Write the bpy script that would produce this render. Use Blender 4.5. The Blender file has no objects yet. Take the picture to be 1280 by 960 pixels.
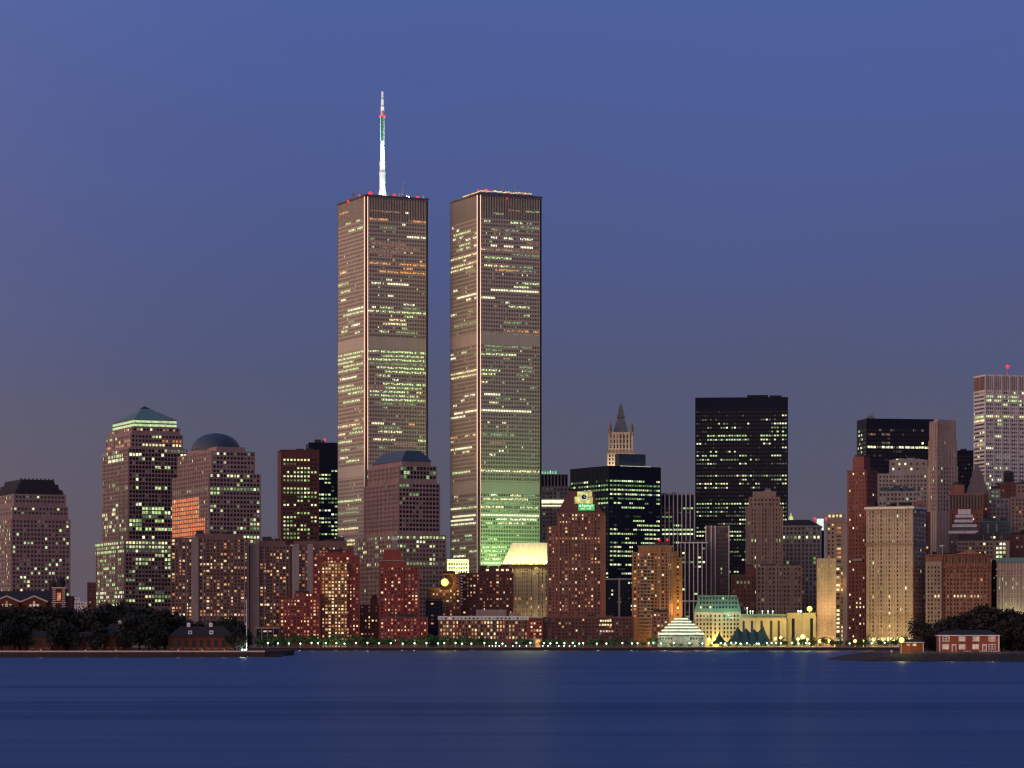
import bpy, math, random
from mathutils import Vector

R = math.radians
random.seed(7)
scene = bpy.context.scene
COL = scene.collection

# ------------------------------------------------------------------ camera
F = 3870.0      # focal length in photo pixels (1280 wide)
H0 = 7.0        # eye height over the water, metres
HY = 802.0      # horizon row in the photo
cam_d = bpy.data.cameras.new('camera')
cam_d.sensor_width = 36.0
cam_d.lens = 36.0 * F / 1280.0
cam_d.shift_y = (HY - 480.0) / 1280.0
cam_d.clip_start = 1.0
cam_d.clip_end = 60000.0
cam = bpy.data.objects.new('camera', cam_d)
cam.location = (0, 0, H0)
cam.rotation_euler = (R(90), 0, 0)
COL.objects.link(cam)
scene.camera = cam

# ------------------------------------------------------------------ sky, sun, exposure
SUN_AZ = 60.0   # degrees to the left of straight behind the camera
world = bpy.data.worlds.new('World')
scene.world = world
world.use_nodes = True
wn, wl_ = world.node_tree.nodes, world.node_tree.links
wn.clear()


def wnode(t, **kw):
    n = wn.new(t)
    for k, v in kw.items():
        setattr(n, k, v)
    return n


def wmath(op, a, b=None, c=None):
    n = wnode('ShaderNodeMath', operation=op)
    for i, v in enumerate((a, b, c)):
        if v is None:
            continue
        if isinstance(v, (int, float)):
            n.inputs[i].default_value = v
        else:
            wl_.new(v, n.inputs[i])
    return n.outputs[0]


def lin(r, g, b):
    def f(c):
        c /= 255.0
        return c / 12.92 if c <= 0.04045 else ((c + 0.055) / 1.055) ** 2.4
    return (f(r), f(g), f(b), 1.0)


tc = wnode('ShaderNodeTexCoord')
sep = wnode('ShaderNodeSeparateXYZ')
wl_.new(tc.outputs['Generated'], sep.inputs[0])
X_, Y_, Z_ = sep.outputs
ramp = wnode('ShaderNodeValToRGB')
zmap = wmath('MULTIPLY', Z_, 1.0 / 0.6)
# slow, soft unevenness of the dusk air
nz = wnode('ShaderNodeTexNoise')
nz.inputs['Scale'].default_value = 5.0
nz.inputs['Detail'].default_value = 3.0
mp = wnode('ShaderNodeMapping')
mp.inputs['Scale'].default_value = (1.0, 1.0, 3.0)
wl_.new(tc.outputs['Generated'], mp.inputs[0])
wl_.new(mp.outputs[0], nz.inputs['Vector'])
zoff = wmath('MULTIPLY_ADD', nz.outputs[0], 0.09, -0.045)
zz = wmath('ADD', zmap, zoff)
wl_.new(zz, ramp.inputs[0])
SKY = [(0.0, (90, 83, 94)), (0.05, (89, 85, 100)), (0.108, (84, 86, 108)), (0.145, (78, 85, 119)),
       (0.20, (75, 87, 134)), (0.26, (75, 90, 146)), (0.34, (75, 95, 157)), (1.0, (66, 90, 150))]
els = ramp.color_ramp.elements
while len(els) < len(SKY):
    els.new(0.5)
for e, (p, c) in zip(els, SKY):
    e.position = p
    e.color = lin(*c)
# afterglow low in the west
gx, gy = -math.sin(R(SUN_AZ)), -math.cos(R(SUN_AZ))
hl = wmath('SQRT', wmath('ADD', wmath('ADD', wmath('MULTIPLY', X_, X_), wmath('MULTIPLY', Y_, Y_)), 1e-6))
dotg = wmath('DIVIDE', wmath('ADD', wmath('MULTIPLY', X_, gx), wmath('MULTIPLY', Y_, gy)), hl)
az = wmath('POWER', wmath('MAXIMUM', wmath('MULTIPLY_ADD', dotg, 1 / 1.45, .45 / 1.45), 0.0), 1.6)
glow = wnode('ShaderNodeValToRGB')
ge = glow.color_ramp.elements
GL = [(0.0, (1.9, 0.9, 0.4)), (0.06, (2.0, 1.0, 0.48)), (0.16, (1.7, 1.0, 0.56)), (0.32, (1.5, 0.9, 0.62)), (0.62, (1.25, 0.84, 0.63)), (1.0, (0.5, 0.4, 0.37))]
while len(ge) < len(GL):
    ge.new(0.5)
for e, (p, c) in zip(ge, GL):
    e.position = p
    e.color = (*c, 1)
wl_.new(wmath('MAXIMUM', zmap, 0.0), glow.inputs[0])
bgA, bgB, bgC = (wnode('ShaderNodeBackground') for _ in range(3))
wl_.new(ramp.outputs[0], bgA.inputs[0])
bgA.inputs[1].default_value = 1.0
wl_.new(glow.outputs[0], bgB.inputs[0])
wl_.new(wmath('MULTIPLY', az, 0.95), bgB.inputs[1])
sky = wnode('ShaderNodeTexSky', sky_type='NISHITA')
sky.sun_disc = False
sky.sun_elevation = R(1.0)
sky.sun_rotation = R(180.0 + SUN_AZ)
wl_.new(sky.outputs[0], bgC.inputs[0])
bgC.inputs[1].default_value = 0.006
ad1, ad2 = wnode('ShaderNodeAddShader'), wnode('ShaderNodeAddShader')
wl_.new(bgA.outputs[0], ad1.inputs[0])
wl_.new(bgB.outputs[0], ad1.inputs[1])
wl_.new(ad1.outputs[0], ad2.inputs[0])
wl_.new(bgC.outputs[0], ad2.inputs[1])
wo = wnode('ShaderNodeOutputWorld')
wl_.new(ad2.outputs[0], wo.inputs[0])

sun_d = bpy.data.lights.new('sun', 'SUN')
sun_d.energy = 0.25
sun_d.angle = R(8)
sun_d.color = (1.0, 0.62, 0.38)
sun = bpy.data.objects.new('sun', sun_d)
sun.rotation_euler = Vector((gx, gy, math.tan(R(4)))).to_track_quat('Z', 'Y').to_euler()
sun.location = (-800, -300, 300)
COL.objects.link(sun)

scene.view_settings.view_transform = 'Standard'
scene.view_settings.look = 'None'
scene.view_settings.gamma = 1.0
scene.view_settings.exposure = 0.0
scene.view_settings.use_curve_mapping = False
scene.render.engine = 'CYCLES'
scene.cycles.use_denoising = True
scene.cycles.denoiser = 'OPENIMAGEDENOISE'
scene.cycles.denoising_input_passes = 'RGB_ALBEDO_NORMAL'
scene.cycles.denoising_prefilter = 'ACCURATE'
scene.cycles.max_bounces = 4
scene.cycles.diffuse_bounces = 2
scene.cycles.glossy_bounces = 3
scene.cycles.sample_clamp_indirect = 1.0
scene.cycles.use_light_tree = True
scene.cycles.pixel_filter_type = 'BLACKMAN_HARRIS'
scene.cycles.filter_width = 1.3

# ------------------------------------------------------------------ helpers
GZ = 2.5        # level of the city quay


def wx(px, D):
    return (px - 640.0) * D / F


def wz(py, D):
    return H0 + (HY - py) * D / F


class MB:
    """collects faces with a material slot each, then links them as ONE mesh object"""

    def __init__(s):
        s.v, s.f, s.m = [], [], []

    def face(s, pts, mi=0):
        n = len(s.v)
        s.v += [tuple(p) for p in pts]
        s.f.append(tuple(range(n, n + len(pts))))
        s.m.append(mi)

    def hexa(s, b, t, mi=0, cap=True):
        n = len(s.v)
        k = len(b)
        s.v += [tuple(p) for p in b] + [tuple(p) for p in t]
        for i in range(k):
            j = (i + 1) % k
            s.f.append((n + i, n + j, n + k + j, n + k + i))
            s.m.append(mi)
        if cap:
            s.f.append(tuple(n + k + i for i in range(k)))
            s.m.append(mi)
            s.f.append(tuple(n + i for i in reversed(range(k))))
            s.m.append(mi)

    def box(s, x0, x1, y0, y1, z0, z1, mi=0):
        s.hexa([(x0, y0, z0), (x1, y0, z0), (x1, y1, z0), (x0, y1, z0)],
               [(x0, y0, z1), (x1, y0, z1), (x1, y1, z1), (x0, y1, z1)], mi)

    def frus(s, r0, z0, r1, z1, mi=0):
        (a, b, c, d), (e, f, g, h) = r0, r1
        s.hexa([(a, c, z0), (b, c, z0), (b, d, z0), (a, d, z0)],
               [(e, g, z1), (f, g, z1), (f, h, z1), (e, h, z1)], mi)

    def cyl(s, x, y, z0, z1, r0, r1=None, n=12, mi=0):
        r1 = r0 if r1 is None else r1
        P = [(math.cos(2 * math.pi * i / n), math.sin(2 * math.pi * i / n)) for i in range(n)]
        s.hexa([(x + r0 * c, y + r0 * d, z0) for c, d in P], [(x + r1 * c, y + r1 * d, z1) for c, d in P], mi)

    def lathe(s, x, y, prof, n=24, mi=0, ph=0.0):
        base = len(s.v)
        for r, z in prof:
            for i in range(n):
                a = 2 * math.pi * i / n + ph
                s.v.append((x + r * math.cos(a), y + r * math.sin(a), z))
        for k in range(len(prof) - 1):
            for i in range(n):
                j = (i + 1) % n
                s.f.append((base + k * n + i, base + k * n + j, base + (k + 1) * n + j, base + (k + 1) * n + i))
                s.m.append(mi)

    def bar(s, a, b, r, n=5, mi=0, r1=None):
        a, b = Vector(a), Vector(b)
        d = (b - a)
        if d.length < 1e-6:
            return
        q = d.to_track_quat('Z', 'Y')
        r1 = r if r1 is None else r1
        A, B = [], []
        for i in range(n):
            t = 2 * math.pi * i / n
            o = q @ Vector((math.cos(t), math.sin(t), 0))
            A.append(a + o * r)
            B.append(b + o * r1)
        s.hexa(A, B, mi)

    def mesh(s, name, mats, smooth=False):
        me = bpy.data.meshes.new(name)
        me.from_pydata(s.v, [], s.f)
        if not isinstance(mats, (list, tuple)):
            mats = [mats]
        for m in mats:
            me.materials.append(m)
        me.polygons.foreach_set('material_index', s.m)
        if smooth:
            me.polygons.foreach_set('use_smooth', [True] * len(s.f))
        me.update()
        return me

    def build(s, name, mats, parent=None, smooth=False):
        return link(name, s.mesh(name, mats, smooth), parent)


def link(name, data, parent=None, loc=None):
    o = bpy.data.objects.new(name, data)
    COL.objects.link(o)
    if parent is not None:
        o.parent = parent
    if loc is not None:
        o.location = loc
    return o


def tag(o, label=None, cat=None, group=None, kind=None):
    if label:
        o['label'] = label
    if cat:
        o['category'] = cat
    if group:
        o['group'] = group
    if kind:
        o['kind'] = kind
    return o


def empty(name, loc, label, cat, group=None, rz=0.0):
    o = link(name, None)
    o.location = loc
    o.rotation_euler = (0, 0, rz)
    return tag(o, label, cat, group)


# ------------------------------------------------------------------ materials
def mat(name, col, rough=0.75, metal=0.0, var=0.34, scale=0.08, streak=0.32, spec=0.4, bump=0.0):
    m = bpy.data.materials.new(name)
    m.use_nodes = True
    nt = m.node_tree
    b = nt.nodes['Principled BSDF']
    b.inputs['Roughness'].default_value = rough
    b.inputs['Metallic'].default_value = metal
    b.inputs['Specular IOR Level'].default_value = spec
    t = nt.nodes.new('ShaderNodeTexCoord')
    a = nt.nodes.new('ShaderNodeTexNoise')
    a.inputs['Scale'].default_value = scale
    a.inputs['Detail'].default_value = 5.0
    a.inputs['Roughness'].default_value = 0.65
    nt.links.new(t.outputs['Object'], a.inputs['Vector'])
    mp = nt.nodes.new('ShaderNodeMapping')
    mp.inputs['Scale'].default_value = (0.6, 0.6, 0.03)
    nt.links.new(t.outputs['Object'], mp.inputs[0])
    c = nt.nodes.new('ShaderNodeTexNoise')
    c.inputs['Scale'].default_value = 1.0
    c.inputs['Detail'].default_value = 3.0
    nt.links.new(mp.outputs[0], c.inputs['Vector'])

    def mth(op, x, y, z=None):
        n = nt.nodes.new('ShaderNodeMath')
        n.operation = op
        for i, v in enumerate((x, y, z)):
            if v is None:
                continue
            if isinstance(v, (int, float)):
                n.inputs[i].default_value = v
            else:
                nt.links.new(v, n.inputs[i])
        return n.outputs[0]
    f1 = mth('MULTIPLY_ADD', a.outputs[0], 2 * var, 1 - var)
    f2 = mth('MULTIPLY_ADD', c.outputs[0], 2 * streak, 1 - streak)
    f = mth('MULTIPLY', f1, f2)
    mx = nt.nodes.new('ShaderNodeVectorMath')
    mx.operation = 'SCALE'
    mx.inputs[0].default_value = col
    nt.links.new(f, mx.inputs['Scale'])
    nt.links.new(mx.outputs[0], b.inputs['Base Color'])
    if bump:
        bp = nt.nodes.new('ShaderNodeBump')
        bp.inputs['Strength'].default_value = bump
        bp.inputs['Distance'].default_value = 0.3
        nt.links.new(a.outputs[0], bp.inputs['Height'])
        nt.links.new(bp.outputs[0], b.inputs['Normal'])
    return m


def lit(name, col, s, scale=0.35, lo=0.25, cut=None, dash=None):
    """something that glows"""
    m = bpy.data.materials.new(name)
    m.use_nodes = True
    nt = m.node_tree
    b = nt.nodes['Principled BSDF']
    b.inputs['Base Color'].default_value = (0.03, 0.03, 0.03, 1)
    b.inputs['Roughness'].default_value = 0.3
    b.inputs['Emission Color'].default_value = (*col, 1)
    g = nt.nodes.new('ShaderNodeNewGeometry')
    n = nt.nodes.new('ShaderNodeTexNoise')
    n.inputs['Scale'].default_value = scale
    n.inputs['Detail'].default_value = 2.0
    nt.links.new(g.outputs['Position'], n.inputs['Vector'])
    r = nt.nodes.new('ShaderNodeMapRange')
    r.inputs['From Min'].default_value = 0.3 if cut is None else cut
    r.inputs['From Max'].default_value = 0.7 if cut is None else cut + 0.12
    r.inputs['To Min'].default_value = lo * s
    r.inputs['To Max'].default_value = 1.25 * s
    nt.links.new(n.outputs[0], r.inputs['Value'])
    nt.links.new(r.outputs[0], b.inputs['Emission Strength'])
    m.cycles.emission_sampling = 'NONE'
    return m


M = {}
M['granite'] = mat('pink_granite', (0.29, 0.195, 0.175), 0.55)
M['granite_dark'] = mat('dark_granite', (0.1, 0.08, 0.085), 0.5)
M['alum'] = mat('weathered_aluminium', (0.6, 0.52, 0.38), 0.6, 0.1, 0.12, 0.05, 0.12)
M['alum_edge'] = mat('corner_aluminium', (0.97, 0.9, 0.8), 0.28, 1.0, 0.04, 0.3, 0.03)
M['copper_grey'] = mat('weathered_grey_copper', (0.13, 0.15, 0.135), 0.7)
M['brick_red'] = mat('red_brick', (0.27, 0.056, 0.045), 0.85)
M['brick_dark'] = mat('dark_brick', (0.13, 0.05, 0.045), 0.85)
M['brick_maroon'] = mat('maroon_brick', (0.19, 0.065, 0.055), 0.85)
M['brick_brown'] = mat('brown_brick', (0.24, 0.105, 0.075), 0.85)
M['brick_orange'] = mat('orange_brick', (0.36, 0.17, 0.07), 0.85)
M['conc'] = mat('tan_concrete', (0.28, 0.22, 0.19), 0.8)
M['conc_dark'] = mat('dim_concrete', (0.18, 0.105, 0.085), 0.8)
M['lime'] = mat('limestone', (0.4, 0.305, 0.25), 0.8)
M['lime_brown'] = mat('brown_limestone', (0.26, 0.185, 0.15), 0.8)
M['lime_grey'] = mat('grey_limestone', (0.3, 0.27, 0.25), 0.8)
M['white'] = mat('pale_stone', (0.66, 0.62, 0.58), 0.7)
M['black'] = mat('black_curtain_wall', (0.009, 0.013, 0.03), 0.5, 0.0, 0.2, spec=.12)
M['black_line'] = mat('black_mullion', (0.014, 0.018, 0.034), 0.5, spec=.15)
M['glass'] = mat('dark_window_glass', (0.012, 0.014, 0.022), 0.2, 0.0, 0.3, 0.4, 0.1, 0.25)
M['glass_soft'] = mat('dusky_window_glass', (0.03, 0.026, 0.03), 0.35, 0.0, 0.3, 0.4, 0.1)
M['gold_glass'] = mat('sunset_mirror_glass', (0.95, 0.72, 0.5), 0.06, 1.0, 0.1, 0.3, 0.05)
M['copper'] = mat('green_copper', (0.1, 0.19, 0.17), 0.6)
M['copper_dark'] = mat('dark_copper_roof', (0.035, 0.06, 0.085), 0.45)
M['roof'] = mat('dark_roofing', (0.05, 0.045, 0.05), 0.85)
M['roof_dark'] = mat('black_roofing', (0.02, 0.018, 0.022), 0.85)
M['metal'] = mat('painted_metal', (0.25, 0.25, 0.26), 0.45, 0.6)
M['steel_white'] = mat('white_painted_steel', (0.8, 0.82, 0.8), 0.5)
M['steel_green'] = mat('green_painted_lattice', (0.02, 0.13, 0.08), 0.5)
M['canvas'] = mat('dark_green_canvas', (0.02, 0.06, 0.06), 0.7)
M['quay'] = mat('quay_stone', (0.16, 0.12, 0.11), 0.85)
M['coping'] = mat('pale_coping', (0.62, 0.5, 0.42), 0.7)
M['seawall'] = mat('wet_seawall', (0.04, 0.025, 0.022), 0.7)
M['soil'] = mat('shore_soil', (0.018, 0.013, 0.009), 0.95, 0, 0.4, 0.3)
M['sand'] = mat('bare_shore_sand', (0.075, 0.05, 0.034), 0.95, 0, 0.4, 0.3)
M['paving'] = mat('promenade_paving', (0.2, 0.18, 0.17), 0.85)
M['bark'] = mat('bark', (0.05, 0.035, 0.025), 0.95)
M['trim'] = mat('white_trim', (0.72, 0.66, 0.62), 0.6)
M['cream'] = mat('cream_terracotta', (0.6, 0.47, 0.34), 0.75)
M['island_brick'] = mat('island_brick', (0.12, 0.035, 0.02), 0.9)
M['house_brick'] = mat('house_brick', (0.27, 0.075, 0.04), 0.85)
LIT = {
    'w1': lit('lit_room_warm_white', (1, .8, .45), 1.35), 'w2': lit('lit_room_amber', (1, .55, .22), 1.0),
    'w3': lit('lit_room_orange', (1, .36, .14), 0.7), 'w4': lit('lit_room_dim', (.9, .5, .32), 0.22),
    'g1': lit('lit_office_green_white', (.72, 1, .42), 1.0), 'g2': lit('lit_office_green_dim', (.45, .85, .3), 0.42),
    'g3': lit('lit_office_white', (.92, 1, .62), 1.35), 'g4': lit('lit_office_faint', (.55, .7, .42), 0.18),
    'o1': lit('painted_sunset_orange', (1, .42, .12), 0.9), 'y1': lit('lit_office_yellow', (1, .9, .42), 1.4),  # the orange is reflected sunset painted as emission on the domed tower
    'blue': lit('bluish_lamp', (.75, .95, 1), 6, lo=.8), 'red': lit('red_beacon', (1, .02, .035), 1.7, lo=.8),
    'lamp': lit('green_white_lamp', (.7, 1, .72), 3.5, lo=.8), 'sodium': lit('sodium_lamp', (1, .84, .12), 3.2, lo=.8),
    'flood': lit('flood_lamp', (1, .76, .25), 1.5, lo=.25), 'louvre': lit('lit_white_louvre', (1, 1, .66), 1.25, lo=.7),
    'wg': lit('lit_shop_green', (.4, 1, .5), .8), 'doororange': lit('lit_orange_doorway', (1, .38, .1), 1.2, lo=.7),
    'house': lit('lit_curtained_room', (1, .72, .5), .55),
    'dim': lit('half_dark_room', (.9, .75, .5), .075), 'dim2': lit('curtained_dark_room', (.75, .6, .5), .04),
    'sun': lit('painted_sunset_deep_orange', (1, .2, .045), 1.25, 1.2, .35),  # emission standing in for sunset mirrored in the domed tower's glass
    'sign_y': lit('lit_sign_and_roof_yellow', (1, .93, .3), .75, 0.25, .35), 'sign_g': lit('lit_sign_green', (.12, .85, .2), .75, 1.0, .5),
    'sign_w': lit('lit_sign_white', (.85, 1, .85), .95, .5, .8),
    'crown': lit('lit_crown_band', (.72, 1, .5), .75, lo=.6),
}
for k, c, s in (('g1', (.74, 1, .42), 1.25), ('g2', (.5, .85, .33), .5), ('g3', (.95, 1, .66), 1.6), ('o1', (1, .4, .12), 1.1), ('y1', (1, .88, .42), 1.5), ('o2', (.9, .4, .22), .35)):
    LIT['s_' + k] = lit('lit_floor_' + k, c, s, 0.55, .12, .42)
LIT['s_full'] = lit('lit_floor_full', (1, 1, .62), 1.6, .2, .7)


# ------------------------------------------------------------------ towers
UNIT = {}


def pane_mesh(face, w, h, mk):
    key = (face, round(w, 2), round(h, 2), mk)
    if key not in UNIT:
        b = MB()
        d = 0.05
        if face == 'R':
            b.hexa([(-w / 2, 0, -h / 2), (w / 2, 0, -h / 2), (w / 2, d, -h / 2), (-w / 2, d, -h / 2)],
                   [(-w / 2, 0, h / 2), (w / 2, 0, h / 2), (w / 2, d, h / 2), (-w / 2, d, h / 2)])
        else:
            b.hexa([(0, -w / 2, -h / 2), (d, -w / 2, -h / 2), (d, w / 2, -h / 2), (0, w / 2, -h / 2)],
                   [(0, -w / 2, h / 2), (d, -w / 2, h / 2), (d, w / 2, h / 2), (0, w / 2, h / 2)])
        UNIT[key] = b.mesh('window', [LIT.get(mk) or M[mk]])
    return UNIT[key]


class Tower:
    """one building: an Empty at its near corner; x runs along the right-hand face, y along the left-hand face"""

    def __init__(s, name, label, D, xl, xc, xr, theta, wall, tiers, depth=40.0, cat='building', group=None, gz=GZ):
        s.D, s.th, s.gz = D, R(theta), gz
        s.rnd = random.Random(name + str(xl))
        c, n = math.cos(s.th), math.sin(s.th)
        Xc = wx(xc, D)
        k = (xr - 640.0) / F
        s.wr = (k * D - Xc) / (c - k * n)
        k = (xl - 640.0) / F
        s.wl = (Xc - k * D) / (n + k * c) if xl < xc - 0.01 else depth
        s.wl = min(s.wl, 130.0)
        s.root = empty(name, (Xc, D, gz), label, cat, group, s.th)
        s.Xc, s.xc, s.wall = Xc, xc, M[wall]
        s.wm = MB()
        s.slots = [s.wall]
        s.rects = []
        z0 = 0.0
        for t in tiers:
            ins = t[0]
            if isinstance(ins, tuple):
                a0, a1, b0, b1 = ins
                rect = (a0, s.wr - a1, b0, s.wl - b1)
            else:
                q = ins * D / F / (c + n)
                rect = (q, s.wr - q, q, s.wl - q)
            z1 = s.z(t[1])
            mi = s.slot(t[2]) if len(t) > 2 else 0
            s.wm.box(*rect, z0, z1, mi)
            s.rects.append((*rect, z0, z1))
            z0 = z1
        s.items = []
        s.parts = {}

    def slot(s, key):
        m = M.get(key) or LIT[key]
        if m not in s.slots:
            s.slots.append(m)
        return s.slots.index(m)

    def z(s, py):
        return wz(py, s.D) - s.gz

    def py(s, z):
        return HY - (z + s.gz - H0) * F / s.D

    def lx(s, px, y=0.0):
        """local x on the right-hand plane (local y) that shows at photo column px"""
        c, n = math.cos(s.th), math.sin(s.th)
        k = (px - 640.0) / F
        X0, Y0 = s.Xc - n * y, s.D + c * y
        return (k * Y0 - X0) / (c - k * n)

    def ly(s, px, x=0.0):
        c, n = math.cos(s.th), math.sin(s.th)
        k = (px - 640.0) / F
        X0, Y0 = s.Xc + c * x, s.D + n * x
        return (X0 - k * Y0) / (n + k * c)

    def part(s, name):
        if name not in s.parts:
            s.parts[name] = MB()
        return s.parts[name]

    def win(s, tier=0, faces='RL', bw=3.0, fh=3.6, fw=.6, fhh=.5, p=.2, pal=(('w1', 1),), run=0, bands=(), vis=None,
            top=1.5, dark='glass', a0=None, a1=None, ytop=None, side=1.0, off=0.06, pl=None, rowp=0.0, alt=None, relief=True):
        x0, x1, y0, y1, z0, z1 = s.rects[tier]
        if ytop is not None:
            z1 = s.z(ytop)
        if vis is not None:
            z0 = max(z0, s.z(vis))
        names = [k for k, _ in pal]
        wts = [w for _, w in pal]
        for face in faces:
            lo, hi = (x0, x1) if face == 'R' else (y0, y1)
            if face == 'R':
                if a0 is not None:
                    lo = a0
                if a1 is not None:
                    hi = a1
            lo, hi = lo + side, hi - side
            nc = max(1, int(round((hi - lo) / bw)))
            cw = (hi - lo) / nc
            nr = int((z1 - top - z0) / fh)
            if relief and s.wall.name not in ('black_curtain_wall', 'dark_window_glass') and off < 1:
                # shallow piers between the bays and a string course every few floors
                step = s.rnd.choice((2, 3, 3, 4))
                for q in range(0, nc + 1, step):
                    u = lo + q * cw
                    pw = min(.5, cw * (1 - fw) * .8)
                    if face == 'R':
                        s.wm.box(u - pw / 2, u + pw / 2, y0 - .34, y0 - .003, z0, z1 - .05, 0)
                    else:
                        s.wm.box(x0 - .34, x0 - .003, u - pw / 2, u + pw / 2, z0, z1 - .05, 0)
                kf = s.rnd.choice((5, 7, 9))
                for r in range(kf, nr, kf):
                    zc = z1 - top - r * fh
                    if face == 'R':
                        s.wm.box(lo, hi, y0 - .42, y0 - .004, zc - .22, zc + .22, 0)
                    else:
                        s.wm.box(x0 - .42, x0 - .004, lo, hi, zc - .22, zc + .22, 0)
            pp_face = p if (face == 'R' or pl is None) else pl
            for r in range(nr):
                zc = z1 - top - (r + .5) * fh
                pp = pp_face * (1.3 if alt is not None else 1.0)
                yy = s.py(zc)
                for ya, yb, pb in bands:
                    if ya <= yy < yb:
                        pp = pb
                if rowp and s.rnd.random() < rowp:
                    pp = min(.95, pp * 3 + .35)
                if run:
                    nk = nc // run + 3
                    ks = [s.rnd.random() for _ in range(nk)]
                rowk = s.rnd.choices(names, wts)[0]
                for q in range(nc):
                    u = lo + (q + .5) * cw
                    if run:
                        t = (q + .37) / run
                        i = int(t)
                        v = ks[i] * .75 + s.rnd.random() * .25
                        on = v < pp
                    else:
                        on = s.rnd.random() < pp
                    if on:
                        mk = rowk if (run and s.rnd.random() < .65) else s.rnd.choices(names, wts)[0]
                    else:
                        mk = dark if s.rnd.random() > .14 else s.rnd.choice(['dim', 'glass_soft', 'dim2'])
                        if dark is None:
                            mk = None
                    if mk is None:
                        continue
                    pos = (u, y0 - off, zc) if face == 'R' else (x0 - off, u, zc)
                    wk = 1.0 if alt is None else alt[q % len(alt)]
                    s.items.append((face, cw * fw * wk, fh * fhh, pos, mk))

    def pane(s, face, u, off, zc, w, h, mk):
        s.items.append((face, w, h, (u, off, zc) if face == 'R' else (off, u, zc), mk))

    def piers(s, tier, face, n, w, proud, key=None, z0=None, z1=None, a0=None, a1=None):
        x0, x1, y0, y1, za, zb = s.rects[tier]
        za = za if z0 is None else z0
        zb = zb if z1 is None else z1
        mi = s.slot(key) if key else 0
        lo, hi = (x0, x1) if face == 'R' else (y0, y1)
        if a0 is not None:
            lo, hi = a0, a1
        for i in range(n + 1):
            u = lo + (hi - lo) * i / n
            ua, ub = max(lo, u - w / 2), min(hi, u + w / 2)
            if face == 'R':
                s.wm.box(ua, ub, y0 - proud, y0 - .003, za, zb - .01, mi)
            else:
                s.wm.box(x0 - proud, x0 - .003, ua, ub, za, zb - .01, mi)

    def cornice(s, tier, py, h, proud, key=None, name=None):
        x0, x1, y0, y1, za, zb = s.rects[tier]
        z = s.z(py)
        r = (x0 - proud, x1 + proud, y0 - proud, y1 + proud)
        if name:
            s.part(name).box(*r, z - h, z + .05)
            s.parts[name].key = key
        else:
            s.wm.box(*r, z - h, z + .05, s.slot(key) if key else 0)

    def clutter(s, tier=-1, n=4, hmax=5.0, key='roof'):
        x0, x1, y0, y1, za, zb = s.rects[tier]
        b = s.part('rooftop_equipment')
        b.key = key
        for _ in range(n):
            w, d, h = s.rnd.uniform(2, 8), s.rnd.uniform(2, 7), s.rnd.uniform(1.2, hmax)
            w, d = min(w, (x1 - x0) * .6), min(d, (y1 - y0) * .6)
            x, y = s.rnd.uniform(x0 + .5, x1 - w - .5), s.rnd.uniform(y0 + .5, y1 - d - .5)
            b.box(x, x + w, y, y + d, zb + s.rnd.uniform(.001, .02), zb + h)
        x, y = s.rnd.uniform(x0 + 1, x1 - 1), s.rnd.uniform(y0 + 1, y1 - 1)
        b.bar((x, y, zb), (x, y, zb + hmax * 1.3), .12)

    def parapet(s, tier=-1, h=1.0, t=.5):
        x0, x1, y0, y1, za, zb = s.rects[tier]
        for r in ((x0, x1, y0, y0 + t), (x0, x1, y1 - t, y1), (x0, x0 + t, y0 + t, y1 - t), (x1 - t, x1, y0 + t, y1 - t)):
            s.wm.box(*r, zb + .001, zb + h)

    def beacon(s, px, py, r=1.1, mk='red', y=4.0):
        r = r * .78 if mk == 'red' else r
        b = MB()
        x = s.lx(px, y)
        z = s.z(py)
        prof = [(0.01, z - r)] + [(r * math.sin(math.pi * i / 6), z - r * math.cos(math.pi * i / 6)) for i in range(1, 6)] + [(0.01, z + r)]
        b.lathe(x, y, prof, 10)
        zt = s.rects[-1][5]
        if z - r > zt:
            b.bar((x, y, zt), (x, y, z - r * .8), .12)
        return b.build('beacon', [LIT[mk]], s.root, True)

    def flood(s, x, y, z, power, col, size=1.5):
        """a floodlight fixed to the building, with its own light"""
        b = MB()
        b.hexa([(x - .5, y - .4, z - .9), (x + .5, y - .4, z - .9), (x + .5, y + .4, z - .9), (x - .5, y + .4, z - .9)],
               [(x - .7, y - .5, z - .3), (x + .7, y - .5, z - .3), (x + .7, y + .5, z - .3), (x - .7, y + .5, z - .3)])
        o = b.build('floodlight', [M['metal']], s.root)
        d = bpy.data.lights.new('floodlight_bulb', 'POINT')
        d.energy, d.color, d.shadow_soft_size = power, col, size
        l = link('floodlight_bulb', d, o, (x, y, z + .3))
        return l

    def done(s, keep=99):
        if s.root.name.split('.')[0] in ('brick_wing', 'brick_block', 'stone_block', 'office_block') and not any('roof' in k or 'terrace' in k or 'gable' in k or 'copper' in k for k in s.parts) and s.wr > 12:
            s.clutter(-1, 4, 2.6)
        s.wm.build('wall', s.slots, s.root)
        for name, b in s.parts.items():
            if b.f:
                b.build(name, [M.get(b.key) or LIT[b.key]], s.root, getattr(b, 'smooth', False))
        lit_i = [i for i in s.items if i[4] in LIT]
        dark_i = [i for i in s.items if i[4] not in LIT]
        s.rnd.shuffle(lit_i)
        s.rnd.shuffle(dark_i)
        allw = sorted(lit_i, key=lambda i: -i[1] * i[2] * (.2 if i[4] in ('dim', 'dim2') else 1)) + dark_i
        if len(allw) > keep + 1:
            ind, rest = allw[:keep], allw[keep:]
        else:
            ind, rest = allw, []
        for face, w, h, pos, mk in ind:
            link('window', pane_mesh(face, w, h, mk), s.root, pos)
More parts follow.
